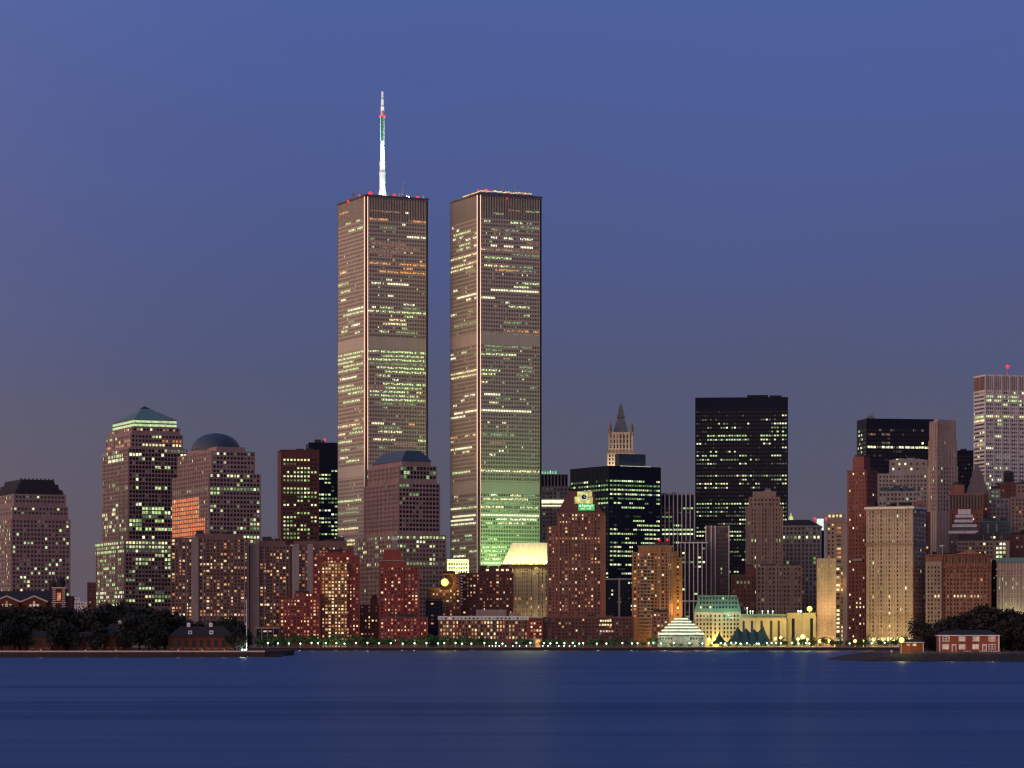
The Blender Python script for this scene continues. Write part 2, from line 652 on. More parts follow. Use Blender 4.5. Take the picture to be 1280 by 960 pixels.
        if rest:
            b = MB()
            keys = []
            for face, w, h, (x, y, z), mk in rest:
                if mk not in keys:
                    keys.append(mk)
                mi = keys.index(mk)
                if face == 'R':
                    b.face([(x - w / 2, y, z - h / 2), (x + w / 2, y, z - h / 2), (x + w / 2, y, z + h / 2), (x - w / 2, y, z + h / 2)], mi)
                else:
                    b.face([(x, y + w / 2, z - h / 2), (x, y - w / 2, z - h / 2), (x, y - w / 2, z + h / 2), (x, y + w / 2, z + h / 2)], mi)
            o = b.build('windows', [LIT.get(k) or M[k] for k in keys], s.root)
            o['kind'] = 'stuff'
        return s

# ------------------------------------------------------------------ water and land
def water_material():
    m = bpy.data.materials.new('river_water')
    m.use_nodes = True
    nt = m.node_tree
    b = nt.nodes['Principled BSDF']
    b.inputs['Base Color'].default_value = (0.004, 0.03, 0.11, 1)
    b.inputs['IOR'].default_value = 1.333
    b.inputs['Specular IOR Level'].default_value = 0.5
    b.inputs['Specular Tint'].default_value = (0.13, 0.42, 1.0, 1)
    t = nt.nodes.new('ShaderNodeTexCoord')

    def noise(sx, sy, detail=3.0, rough=.55, dist=0.0):
        mp = nt.nodes.new('ShaderNodeMapping')
        mp.inputs['Scale'].default_value = (sx, sy, 1)
        nt.links.new(t.outputs['Object'], mp.inputs[0])
        n = nt.nodes.new('ShaderNodeTexNoise')
        n.inputs['Scale'].default_value = 1.0
        n.inputs['Detail'].default_value = detail
        n.inputs['Roughness'].default_value = rough
        n.inputs['Distortion'].default_value = dist
        nt.links.new(mp.outputs[0], n.inputs['Vector'])
        return n.outputs[0]

    def mth(op, x, y):
        n = nt.nodes.new('ShaderNodeMath')
        n.operation = op
        for i, v in enumerate((x, y)):
            if isinstance(v, (int, float)):
                n.inputs[i].default_value = v
            else:
                nt.links.new(v, n.inputs[i])
        return n.outputs[0]
    waves = mth('ADD', mth('MULTIPLY', noise(.09, .35, 4), 1.0), mth('MULTIPLY', noise(.5, .9, 3), .35))
    # wind lanes and current slicks: long patches lying across the view
    lanes = mth('ADD', mth('MULTIPLY', noise(.0065, .05, 5, .65, .7), .42), mth('MULTIPLY', noise(.0032, .017, 4, .6, .9), .58))
    r = nt.nodes.new('ShaderNodeMapRange')
    r.inputs['From Min'].default_value = .40
    r.inputs['From Max'].default_value = .62
    r.inputs['To Min'].default_value = .75
    r.inputs['To Max'].default_value = .3
    nt.links.new(lanes, r.inputs['Value'])
    b.inputs['Roughness'].default_value = .4
    sl = nt.nodes.new('ShaderNodeMapRange')
    sl.inputs['From Min'].default_value = .42
    sl.inputs['From Max'].default_value = .59
    sl.inputs['To Min'].default_value = .12
    sl.inputs['To Max'].default_value = .85
    nt.links.new(lanes, sl.inputs['Value'])
    nt.links.new(sl.outputs[0], b.inputs['Specular IOR Level'])
    bp = nt.nodes.new('ShaderNodeBump')
    bp.inputs['Distance'].default_value = .5
    nt.links.new(waves, bp.inputs['Height'])
    nt.links.new(mth('MULTIPLY', r.outputs[0], .75), bp.inputs['Strength'])
    nt.links.new(bp.outputs[0], b.inputs['Normal'])
    return m


b = MB()
b.face([(-9000, -2000, 0), (9000, -2000, 0), (9000, 14000, 0), (-9000, 14000, 0)])
water = b.build('water', [water_material()])
tag(water, 'dark blue river with smooth horizontal current streaks', 'water', kind='structure')

SHORE = 2405.0
b = MB()
b.box(-1600, 1600, SHORE, 6500, -1, GZ, 0)
land = b.build('ground', [M['paving']])
tag(land, 'flat city ground behind the quay', 'ground', kind='structure')
b = MB()
b.box(-600, 700, SHORE - .9, SHORE - .01, -1, GZ - .35, 0)
b.box(-600, 700, SHORE - 1.2, SHORE - .01, GZ - .346, GZ + .25, 1)
for i in range(260):
    x = -600 + i * 5
    b.box(x - .35, x + .35, SHORE - 1.35, SHORE - .91, -1, GZ - .4, 0)
o = b.build('seawall', [M['seawall'], M['quay']])
tag(o, 'long low stone quay wall edging the lit promenade', 'quay wall')

b = MB()
for i in range(430):
    x = -600 + i * 3.0
    b.box(x - .06, x + .06, SHORE - .1, SHORE + .02, GZ + .25, GZ + 1.3)
b.box(-600, 690, SHORE - .1, SHORE + .02, GZ + 1.3, GZ + 1.42)
b.box(-600, 690, SHORE - .07, SHORE - .01, GZ + .75, GZ + .82)
o = b.build('quay_railing', [M['metal']])
tag(o, 'thin metal railing running along the top of the city quay wall', 'railing')

OFF = (('g1', 4), ('g3', 2), ('g2', 3), ('g4', 2), ('y1', .6))
OFFD = (('g1', 3), ('g3', 1), ('g2', 4), ('g4', 5))
RES = (('w1', 3), ('w2', 3), ('w3', 3), ('w4', 5))
RESD = (('w1', 1), ('w2', 1.5), ('w3', 3), ('w4', 6))

# ------------------------------------------------------------------ the four domed and gabled granite office towers
t = Tower('office_tower', 'pink granite office tower with flat dark stepped crown above the dark shore trees', 2700, -14, 14, 88, 24, 'granite',
          [(0, 648), (3, 632), (6, 617)])
t.win(0, bw=3.1, fh=3.75, fw=.55, fhh=.55, p=.18, pal=OFF, bands=((648, 680, .17), (680, 700, .12)), vis=760, top=.6, pl=.12, dark='glass_soft')
t.win(1, bw=3.1, fh=3.75, fw=.55, fhh=.5, p=.18, pal=OFF, top=.6, dark='glass_soft')
t.win(2, bw=3.1, fh=3.75, fw=.55, fhh=.5, p=.05, pal=OFF, top=.6, dark='glass_soft')
x0, x1, y0, y1, za, zb = t.rects[2]
c = t.part('crown')
c.key = 'roof_dark'
zc1, zc2, zc3 = t.z(611), t.z(604), t.z(598)
for i, (zz0, zz1) in enumerate(((zb, zc1), (zc1, zc2), (zc2, zc3))):
    q = 1.5 + i * 3.0
    c.frus((x0 + q, x1 - q, y0 + q, y1 - q), zz0 + .002, (x0 + q + 1, x1 - q - 1, y0 + q + 1, y1 - q - 1), zz1)
for i in range(9):
    u = x0 + 9 + i * (x1 - x0 - 18) / 8
    c.box(u - .5, u + .5, y0 + 9, y0 + 10, zc3 + .002, zc3 + 1.2)
t.done()

t = Tower('office_tower', 'tall granite office tower with green pyramid roof above a bright lit band', 2800, 119, 155.5, 243, 24, 'granite',
          [(0, 675), (9, 559), (15, 541), (19, 532), (24, 522)])
B3 = ((541, 577, .55), (577, 625, .18), (625, 640, .35), (640, 665, .5), (675, 692, .85), (692, 730, .4), (730, 800, .5))
t.win(0, bw=3.1, fh=3.75, fw=.66, fhh=.58, p=.3, pal=OFF, run=3, bands=B3, vis=760, top=.4)
t.win(1, bw=3.1, fh=3.75, fw=.74, fhh=.68, p=.15, pal=OFF, run=4, bands=B3, top=.4)
t.win(2, bw=3.1, fh=3.75, fw=.6, fhh=.55, p=.35, pal=(('g1', 3), ('y1', 1), ('w3', 3)), run=3, top=.4)
t.win(3, bw=3.1, fh=3.75, fw=.6, fhh=.5, p=.35, pal=RES, top=.3)
x0, x1, y0, y1, za, zb = t.rects[4]
b = t.part('light_band')
b.key = 'crown'
hz = zb - za
for fr0, fr1 in ((.12, .4), (.58, .86)):
    b.box(x0 - .25, x1 + .25, y0 - .25, y0 - .01, za + hz * fr0, za + hz * fr1)
    b.box(x0 - .25, x0 - .01, y0, y1, za + hz * fr0, za + hz * fr1)
b = t.part('pyramid_roof')
b.key = 'copper'
cx, cy = (x0 + x1) / 2, (y0 + y1) / 2
zp = t.z(502)
k = .8
b.frus((x0 - .4, x1 + .4, y0 - .4, y1 + .4), zb + .06, (x0 + (cx - x0) * k, x1 - (x1 - cx) * k, y0 + (cy - y0) * k, y1 - (y1 - cy) * k), zb + (zp - zb) * k)
b2 = t.part('roof_tip')
b2.key = 'roof_dark'
k2 = .985
b2.frus((x0 + (cx - x0) * k, x1 - (x1 - cx) * k, y0 + (cy - y0) * k, y1 - (y1 - cy) * k), zb + (zp - zb) * k + .01,
        (x0 + (cx - x0) * k2, x1 - (x1 - cx) * k2, y0 + (cy - y0) * k2, y1 - (y1 - cy) * k2), zp)
t.done()

t = Tower('office_tower', 'granite office tower with round dark dome and a patch of painted orange sunset reflection', 2660, 215, 261, 326, 24, 'granite',
          [(0, 591), (7.5, 563), (20, 557)])
B2_ = ((608, 614, .92), (591, 606, .2), (614, 640, .16), (640, 680, .36))
xo = None
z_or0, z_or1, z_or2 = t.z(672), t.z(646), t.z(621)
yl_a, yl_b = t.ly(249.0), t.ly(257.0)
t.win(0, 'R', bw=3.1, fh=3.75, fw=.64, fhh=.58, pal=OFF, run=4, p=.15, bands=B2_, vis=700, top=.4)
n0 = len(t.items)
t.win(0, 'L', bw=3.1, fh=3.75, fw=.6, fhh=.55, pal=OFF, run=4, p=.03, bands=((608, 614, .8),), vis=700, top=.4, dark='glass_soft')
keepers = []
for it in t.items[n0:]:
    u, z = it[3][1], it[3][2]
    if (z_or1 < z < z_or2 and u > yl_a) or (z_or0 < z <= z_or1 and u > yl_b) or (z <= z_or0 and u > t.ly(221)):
        it = (it[0], it[1] * 1.2, it[2] * 1.3, it[3], t.rnd.choices(['o1', 'sun', 'y1', 'w3'], [3, 5, .3, 1.2])[0])  # sunset reflection put into these panes as orange glow, not lit rooms
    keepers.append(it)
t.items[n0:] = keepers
t.win(1, 'R', bw=3.1, fh=3.75, fw=.64, fhh=.55, pal=OFF, p=.16, top=.4)
t.win(1, 'L', bw=3.1, fh=3.75, fw=.55, fhh=.5, pal=(('w2', 2), ('y1', 1)), p=.03, top=.4, dark='glass_soft')
x0, x1, y0, y1, za, zb = t.rects[2]
cx, cy = (x0 + x1) / 2, (y0 + y1) / 2
rad = 31 * t.D / F
b = t.part('dome')
b.key, b.smooth = 'copper_dark', True
hd = t.z(536) - t.z(557)
b.lathe(cx, cy, [(rad, zb - 1.0)] + [(rad * math.cos(a), zb + hd * math.sin(a)) for a in [math.pi / 2 * i / 12 for i in range(12)]] + [(.05, zb + hd)], 40)
b = t.part('drum')
b.key = 'granite'
b.lathe(cx, cy, [(rad * .97, t.z(563)), (rad * .97, zb - .9)], 40)
t.done()

t = Tower('office_tower', 'granite office tower with blue flat topped hipped roof in front of the mast tower', 2650, 447, 494, 558, 24, 'granite',
          [(0, 668), (8, 603), (12, 581), (20, 575)])
B1_ = ((668, 674, .75), (674, 700, .3), (700, 706, .6), (620, 668, .03), (603, 620, .05))
t.win(0, 'RL', bw=3.1, fh=3.75, fw=.6, fhh=.55, pal=OFF, run=3, p=.1, bands=B1_, vis=775, top=.4, dark='glass_soft')
t.win(1, 'R', bw=3.1, fh=3.75, fw=.7, fhh=.62, pal=OFFD, run=3, p=.05, bands=((600, 630, .3),), top=.4)
t.win(1, 'L', bw=3.1, fh=3.75, fw=.55, fhh=.5, pal=OFFD, p=.012, top=.4, dark='glass_soft')
t.win(2, 'R', bw=3.1, fh=3.75, fw=.75, fhh=.7, pal=OFFD, p=.3, top=.4)
t.win(2, 'L', bw=3.1, fh=3.75, fw=.5, fhh=.45, pal=OFFD, p=.02, top=.4, dark='glass_soft')
x0, x1, y0, y1, za, zb = t.rects[3]
q = 13 * t.D / F / 1.32
b = t.part('hipped_roof')
b.key = 'copper_dark'
b.frus((x0 - .8, x1 + .8, y0 - .8, y1 + .8), zb + .01, (x0 + q, x1 - q, y0 + q, y1 - q), t.z(561))
t.done()

# ------------------------------------------------------------------ the twin towers
T1R = [(266, 463, 500, 'o2'), (267, 507, 511, 'full'), (273, 461, 485, 'o1'), (274, 510, 534, 'o1'), (283, 475, 495, 'g2'), (283, 503, 507, 'full'), (294, 508, 532, 'g3'),
       (297, 462, 469, 'g2'), (304, 462, 508, 'o2'), (309, 475, 525, 'o2'), (314, 462, 505, 'o2'), (319, 473, 490, 'o2'), (332, 461, 489, 'o1'), (332, 498, 534, 'o1'), (338, 474, 487, 'o1'), (338, 504, 516, 'o1'),
       (343, 473, 534, 'o1'), (348, 483, 490, 'g1'), (357, 464, 476, 'g3'), (357, 484, 511, 'full'), (372, 485, 492, 'full'), (383, 504, 518, 'g3'), (387, 465, 470, 'full'), (387, 475, 488, 'g1'), (388, 503, 525, 'g2'),
       (392, 460, 534, 'g1'), (398, 489, 498, 'o1'), (398, 505, 519, 'g1'), (402, 487, 507, 'y1'), (407, 479, 508, 'y1'), (413, 473, 486, 'g1'), (413, 503, 509, 'g1'), (418, 495, 522, 'g2'), (435, 459, 534, 'g1'), (441, 459, 534, 'g1'),
       (446, 478, 530, 'g1'), (451, 460, 534, 'g1'), (456, 460, 534, 'g2'), (461, 471, 530, 'g1'), (466, 481, 534, 'g1'), (472, 471, 488, 'g1'), (477, 490, 498, 'g3'),
       (482, 479, 533, 'g1'), (487, 460, 480, 'o2'), (487, 481, 527, 'g1'), (492, 462, 511, 'g1'), (492, 521, 528, 'y1'), (497, 463, 524, 'g1'), (503, 477, 533, 'g1'), (507, 470, 520, 'g2'),
       (532, 464, 480, 'y1'), (532, 511, 518, 'o1'), (537, 476, 501, 'g2'), (542, 473, 503, 'y1'), (552, 466, 494, 'y1'), (552, 522, 533, 'g1'), (557, 493, 520, 'o2'), (562, 472, 481, 'g2')]
T1L = [(261, 425, 436, 'o1'), (275, 432, 439, 'g1'), (274, 446, 451, 'g1'), (284, 436, 445, 'g1'), (283, 447, 454, 'g1'), (340, 425, 433, 'y1'), (351, 430, 435, 'g2'), (355, 423, 436, 'g1'), (364, 426, 438, 'g1'), (375, 426, 433, 'g3'),
       (388, 435, 455, 'g3'), (393, 429, 456, 'g1'), (403, 435, 443, 'g2'), (408, 429, 435, 'g1'), (408, 439, 450, 'g3'), (414, 427, 435, 'g1'), (414, 444, 450, 'g1'), (436, 422, 456, 'g1'), (441, 422, 456, 'g1'), (446, 422, 453, 'g1'),
       (451, 422, 442, 'g1'), (456, 429, 454, 'g1'), (461, 422, 449, 'g1'), (472, 425, 446, 'g3'), (483, 422, 443, 'g1'), (488, 422, 453, 'g1'), (492, 435, 455, 'g1'), (503, 429, 450, 'g1'), (527, 442, 448, 'g1'), (532, 422, 445, 'y1'),
       (532, 445, 451, 'o1'), (537, 441, 453, 'g1'), (543, 422, 432, 'y1'), (542, 437, 454, 'g1'), (553, 423, 440, 'g1'), (562, 427, 437, 'g1'), (562, 446, 456, 'g2'), (573, 425, 435, 'g3'), (577, 433, 449, 'g1'), (594, 434, 441, 'g2'), (626, 422, 452, 'g1'),
       (637, 432, 449, 'g2'), (642, 422, 449, 'g2'), (652, 429, 446, 'g2'), (662, 422, 448, 'y1'), (668, 422, 448, 'o2'), (677, 434, 444, 'y1'), (682, 434, 444, 'y1')]
T2R = [(265, 657, 676, 'g2'), (265, 636, 651, 'o2'), (270, 616, 629, 'g2'), (275, 605, 613, 'g1'), (276, 638, 653, 'g1'), (277, 658, 665, 'g2'), (282, 645, 674, 'g2'), (286, 613, 621, 'g2'), (286, 630, 649, 'g2'), (287, 657, 666, 'g2'), (290, 616, 626, 'g2'),
       (295, 613, 621, 'g3'), (296, 630, 642, 'g3'), (297, 650, 666, 'g3'), (302, 659, 675, 'o2'), (306, 613, 621, 'full'), (306, 630, 642, 'full'), (307, 651, 666, 'full'), (311, 606, 676, 'o2'), (315, 602, 640, 'y1'), (317, 640, 676, 'g2'), (321, 640, 650, 'g2'),
       (325, 606, 639, 'g1'), (331, 605, 635, 'y1'), (332, 636, 666, 'g2'), (336, 619, 651, 'o1'), (341, 625, 665, 'g2'), (353, 653, 677, 'g1'), (361, 631, 639, 'g1'), (361, 642, 661, 'g1'), (366, 613, 673, 'full'), (375, 602, 618, 'full'), (376, 632, 637, 'g3'),
       (386, 636, 662, 'g1'), (392, 655, 662, 'g1'), (406, 630, 652, 'g2'), (413, 630, 661, 'o1'), (414, 667, 677, 'o1'), (417, 604, 677, 'g2'), (434, 605, 665, 'g2'), (439, 607, 628, 'g2'), (445, 602, 646, 'g1'), (451, 660, 666, 'g2'), (460, 649, 667, 'g2'),
       (464, 602, 626, 'g1'), (466, 655, 666, 'g2'), (470, 602, 620, 'g1'), (471, 645, 662, 'g2'), (479, 602, 610, 'y1'), (486, 663, 671, 'g2'), (495, 605, 625, 'full'), (500, 619, 638, 'g2'), (506, 612, 624, 'y1'), (515, 602, 640, 'full'), (516, 640, 664, 'full'),
       (545, 601, 643, 'g2'), (555, 611, 633, 'o2'), (566, 623, 630, 'g3'), (570, 612, 619, 'y1'), (592, 601, 677, 'y1'), (615, 640, 649, 'y1'), (615, 653, 665, 'g3'), (620, 612, 622, 'g3'), (620, 638, 651, 'y1'), (620, 655, 668, 'g2'), (625, 604, 660, 'y1'),
       (630, 604, 665, 'g2'), (635, 601, 629, 'y1'), (636, 650, 673, 'g1'), (640, 612, 650, 'g2'), (645, 601, 675, 'full'), (650, 620, 671, 'g3'), (655, 605, 616, 'g1'), (655, 621, 657, 'y1'), (660, 610, 630, 'g2'), (675, 610, 621, 'g1'), (685, 601, 633, 'g1'), (690, 601, 632, 'g1'), (695, 608, 621, 'g1'), (699, 606, 628, 'y1'), (705, 600, 628, 'full')]
T2L = [(284, 565, 568, 'g3'), (284, 571, 574, 'g3'), (287, 580, 583, 'g3'), (292, 567, 589, 'g1'), (291, 593, 598, 'g1'), (298, 566, 570, 'g3'), (297, 574, 579, 'g3'), (297, 582, 588, 'g3'), (296, 591, 596, 'g3'), (302, 574, 588, 'g1'), (308, 571, 579, 'g1'), (307, 582, 588, 'g1'),
       (306, 592, 596, 'g3'), (317, 564, 598, 'y1'), (323, 579, 583, 'g3'), (328, 563, 597, 'y1'), (333, 563, 591, 'y1'), (337, 582, 595, 'g2'), (363, 567, 572, 'g3'), (368, 571, 596, 'full'), (376, 583, 589, 'g3'), (375, 593, 598, 'g3'), (390, 564, 569, 'g3'), (391, 586, 591, 'g2'), (406, 568, 596, 'g2'),
       (418, 563, 597, 'o2'), (429, 563, 597, 'o2'), (442, 563, 568, 'g1'), (441, 577, 583, 'g1'), (447, 563, 570, 'g3'), (445, 592, 598, 'g2'), (466, 563, 598, 'y1'), (471, 563, 598, 'y1'), (496, 580, 586, 'g3'), (495, 588, 594, 'g3'), (501, 576, 581, 'g3'), (506, 567, 571, 'g3'), (516, 568, 579, 'full'), (515, 581, 597, 'full'),
       (521, 563, 582, 'g3'), (546, 563, 572, 'o1'), (546, 581, 585, 'y1'), (545, 591, 595, 'y1'), (552, 564, 568, 'g1'), (561, 569, 590, 'full'), (562, 564, 568, 'y1'), (566, 578, 587, 'y1'), (588, 565, 587, 'g1'), (592, 565, 588, 'g1'), (615, 575, 580, 'g3'), (620, 568, 573, 'g3'), (625, 584, 595, 'g2'), (636, 562, 577, 'full'), (636, 578, 597, 'g1'),
       (645, 566, 595, 'full'), (650, 562, 592, 'full'), (655, 562, 595, 'g3'), (670, 581, 590, 'g1'), (675, 565, 575, 'g1'), (675, 581, 590, 'g2'), (686, 562, 568, 'g1'), (686, 575, 583, 'g1'), (690, 587, 597, 'g1'), (695, 567, 582, 'g3')]


def twin(label, D, xl, xc, xr, theta, ytop, RS, LS, mech):
    t = Tower('skyscraper', label, D, xl, xc, xr, theta, 'glass_soft', [(0, ytop)])
    W, L = t.wr, t.wl
    x0, x1, y0, y1, za, zt = t.rects[0]
    m_al, m_ed, m_dk = t.slot('alum'), t.slot('alum_edge'), t.slot('roof_dark')
    ch = 2.3
    wm = t.wm
    # shell: floor bands, close-set columns, blank chamfered corners
    fl = 3.72
    nfl = int(zt / fl)
    z_slot0, z_slot1 = t.z(ytop + 4), t.z(ytop + 21)
    wm.box(ch, W - ch, -.03, -.0025, z_slot1, z_slot0, m_dk)
    bandz = [(t.z(m + 7), t.z(m - 7)) for m in mech]
    for i in range(nfl):
        z = i * fl
        if z > z_slot1 - 4 and z < z_slot0:
            continue
        h = 1.5
        wm.box(ch, W - ch, -.06, -.003, z, z + h, m_al)
        wm.box(-.06, -.003, ch, L - ch, z, z + h, m_al)
    n = 36
    for i in range(n + 1):
        u = ch + (W - 2 * ch) * i / n
        wm.box(u - .36, u + .36, -.2, -.004, 8, zt - .5, m_al)
    for i in range(n + 1):
        u = ch + (L - 2 * ch) * i / n
        wm.box(-.2, -.004, u - .36, u + .36, 8, zt - .5, m_al)
    for z0_, z1_ in bandz:
        wm.box(ch, W - ch, -.3, -.005, z0_, z1_, m_al)
        wm.box(-.3, -.005, ch, L - ch, z0_, z1_, m_al)
    # near corner, cut at forty-five degrees
    def corner(cx, cy, ax, ay, key):
        e = t.part('corner_panel')
        e.key = 'alum_edge'
        p = [(cx + ax[0] * ch, cy + ax[1] * ch), (cx + ay[0] * ch, cy + ay[1] * ch)]
        o = ((-ax[0] - ay[0]) * .38, (-ax[1] - ay[1]) * .38)
        q = [(a + o[0], b_ + o[1]) for a, b_ in p]
        e.hexa([(*q[0], 4), (*p[0], 4), (*p[1], 4), (*q[1], 4)], [(*q[0], zt - .2), (*p[0], zt - .2), (*p[1], zt - .2), (*q[1], zt - .2)])
    # tilt the cut so it spans from face to face outside the shell
    e = t.part('corner_panel')
    e.key = 'alum_edge'
    for (cx, cy, sx, sy) in ((0, 0, 1, 1), (W, 0, -1, 1), (0, L, 1, -1)):
        g = .62
        a = (cx + sx * ch, cy - sy * g)
        b_ = (cx - sx * g, cy + sy * ch)
        c_ = (cx + sx * ch, cy + sy * ch)
        pts = [a, c_, b_] if sx * sy > 0 else [a, b_, c_]
        pts = pts[::-1] if sx * sy > 0 else pts[::-1]
        e.hexa([(*p, 4) for p in pts], [(*p, zt - .3) for p in pts])
    # dark roof rim
    r = t.part('parapet')
    r.key = 'granite_dark'
    for q in ((-.7, W + .7, -.7, .9), (-.7, W + .7, L - .9, L + .7), (-.7, .9, .9, L - .9), (W - .9, W + .7, .9, L - .9)):
        r.box(*q, zt + .01, zt + 1.7)
    r2 = t.part('roof_edge_strip')
    r2.key = 'metal'
    r2.box(2.5, W - .5, -.95, -.52, zt - 1.0, zt - .2)
    for (py, a, b_, k) in RS:
        u0, u1 = t.lx(a), t.lx(b_)
        u0, u1 = max(u0, ch + .3), min(u1, W - ch - .3)
        um = (u0 + u1) / 2
        zc = wz(py, D + math.sin(t.th) * um * .6) - t.gz
        zc = (math.floor(zc / fl) + .70) * fl
        t.pane('R', um, -.10, zc, u1 - u0, 1.75, 's_full' if k == 'full' else 's_' + k)
    for (py, a, b_, k) in LS:
        v1, v0 = t.ly(a), t.ly(b_)
        v0, v1 = max(v0, ch + .3), min(v1, L - ch - .3)
        vm = (v0 + v1) / 2
        zc = wz(py, D + math.cos(t.th) * vm * .5) - t.gz
        zc = (math.floor(zc / fl) + .70) * fl
        t.pane('L', vm, -.17, zc, v1 - v0, 1.75, 's_full' if k == 'full' else 's_' + k)
    # thin scatter of single lit offices
    for _ in range(420):
        f = t.rnd.choice('RRL')
        ln = (W if f == 'R' else L) - 2 * ch - 6
        u = ch + 3 + t.rnd.random() * ln
        zc = (t.rnd.randrange(8, nfl - 8) + .70) * fl
        t.pane(f, u, -.09 if f == 'R' else -.16, zc, t.rnd.uniform(.7, 2.6), 1.5, t.rnd.choice(['g2', 'g2', 'w3', 'g4', 'w4', 'y1', 'g1', 'g2', 'y1' if t.rnd.random() < .5 else 'g4']))
    return t


t = twin('soaring pale ribbed skyscraper carrying a tall white and green mast', 2870, 422, 457, 535, 26, 245, T1R, T1L, (428, 588))
x0, x1, y0, y1, za, zt = t.rects[0]
mx, my = t.lx(478, 30), 30.0
ma = MB()
def zz_(py): return wz(py, t.D + 30) - t.gz
z0m, z1m, z2m, z3m, z4m, z5m, z6m = zz_(244), zz_(232), zz_(200), zz_(174), zz_(144), zz_(131), zz_(112)
s_ = t.D / F
for a in range(4):
    c, d = math.cos(a * math.pi / 2 + .5), math.sin(a * math.pi / 2 + .5)
    ma.bar((mx + 5.5 * c, my + 5.5 * d, zt), (mx + 2.4 * c, my + 2.4 * d, z1m), .45)
    c2, d2 = math.cos((a + 1) * math.pi / 2 + .5), math.sin((a + 1) * math.pi / 2 + .5)
    for k in range(3):
        f0, f1 = k / 3, (k + 1) / 3
        ra, rb = 5.5 - 3.1 * f0, 5.5 - 3.1 * f1
        ma.bar((mx + ra * c, my + ra * d, zt + (z1m - zt) * f0), (mx + rb * c2, my + rb * d2, zt + (z1m - zt) * f1), .25)
ma.lathe(mx, my, [(2.5, z1m - 8), (2.6, z1m), (2.9, zz_(216)), (3.1, zz_(215)), (3.1, zz_(213)), (2.6, zz_(212)), (2.5, z2m), (2.0, zz_(198)), (1.75, z3m - 1), (1.6, z3m)], 12)
mast = ma.build('mast', [M['steel_white']], t.root)
g = MB()
for a in range(4):
    c, d = math.cos(a * math.pi / 2 + .3), math.sin(a * math.pi / 2 + .3)
    g.bar((mx + 2.3 * c, my + 2.3 * d, z3m), (mx + 2.3 * c, my + 2.3 * d, z4m), .24, mi=1)
    c2, d2 = math.cos((a + 1) * math.pi / 2 + .3), math.sin((a + 1) * math.pi / 2 + .3)
    for k in range(7):
        f0, f1 = k / 7, (k + 1) / 7
        g.bar((mx + 2.3 * c, my + 2.3 * d, z3m + (z4m - z3m) * f0), (mx + 2.3 * c2, my + 2.3 * d2, z3m + (z4m - z3m) * f1), .2, mi=0)
g.cyl(mx, my, z3m, z4m, 2.05, mi=0)
g.build('mast_lattice', [M['steel_green'], M['steel_white']], mast)
g = MB()
g.cyl(mx, my, z4m, z4m + 1.4, 2.9)
g.build('mast_ring', [LIT['red']], mast)
g = MB()
g.lathe(mx, my, [(1.7, z4m + 1.4), (1.7, z5m), (1.35, z5m + .3), (1.35, zz_(122)), (1.0, zz_(121)), (.95, z6m), (.02, z6m + .2)], 10)
g.build('mast_tip', [M['steel_white']], mast)
t.flood(mx - 13, my - 14, zt + 3, 30000, (.85, 1, .95), 1)
t.flood(mx + 13, my - 14, zt + 3, 30000, (.85, 1, .95), 1)
for dx_ in (-17, 17):
    fb = t.flood(mx + dx_, my - 20, zt + 3, 560000, (.85, 1, .95), 1)
    fb.data.type = 'SPOT'
    fb.data.spot_size, fb.data.spot_blend = R(52), .9
    fb.rotation_euler = Vector((dx_, -20, -88)).to_track_quat('Z', 'Y').to_euler()
for px, py, r, y in ((436, 247, 2.1, 40), (449, 244, 1.2, 15), (463, 243, 2.4, 3), (493, 243, 1.8, 3), (522, 245, 2.7, 3)):
    t.beacon(px, py - 2, r, 'red', y)
q = t.part('rooftop_equipment')
q.key = 'metal'
for px, h in ((442, 3), (453, 4), (472, 3), (484, 4), (487, 2.5), (500, 4), (504, 14), (510, 7), (513, 5), (530, 3)):
    x = t.lx(px, 6)
    q.bar((x, 6, zt), (x, 6, zt + 2.5 + h), .3)
    q.box(x - .8, x + .8, 6.4, 8, zt + .01, zt + 2.7 + h * .25)
t.done()

t = twin('soaring pale ribbed skyscraper with a row of yellow roof lamps and no mast', 2858, 563, 598, 677, 24.5, 243, T2R, T2L, (423, 609))
x0, x1, y0, y1, za, zt = t.rects[0]
q = t.part('roof_lamp_row')
q.key = 'flood'
for i in range(34):
    x = t.lx(602, 4) + i * (t.lx(664, 4) - t.lx(602, 4)) / 33
    h = 3.4 + t.rnd.random() * 1.0
    q.box(x - .5, x + .5, 4, 4.6, zt + h, zt + h + .6 + .5 * t.rnd.random())
for i in range(16):
    y = 4 + i * 38 / 15
    q.box(3.2, 3.9, y, y + 1.4, zt + 3.2, zt + 4.0)
q2 = t.part('roof_rail')
q2.key = 'metal'
q2.box(3, t.lx(666, 4), 3.9, 4.5, zt + .02, zt + 3.1)
q2.box(3, 3.9, 4.6, 44, zt + .02, zt + 3.1)
for px, py, r, y in ((588, 240, 1.4, 20), (598, 239, 1.5, 14), (598, 235, 1.2, 14), (608, 236, 2.2, 8), (608, 241, 1.7, 8), (638, 239, 1.7, 8), (655, 239, 2.1, 8), (634, 246, .9, -1.5)):
    t.beacon(px, py, r, 'red', y)
q = t.part('rooftop_equipment')
q.key = 'metal'
for px, h in ((603, 10), (617, 5), (628, 22), (630, 8), (645, 11), (650, 4)):
    x = t.lx(px, 12)
    q.bar((x, 12, zt), (x, 12, zt + 3 + h), .25)
    q.box(x - 1, x + 1, 13, 16, zt + .01, zt + 4)
t.done()

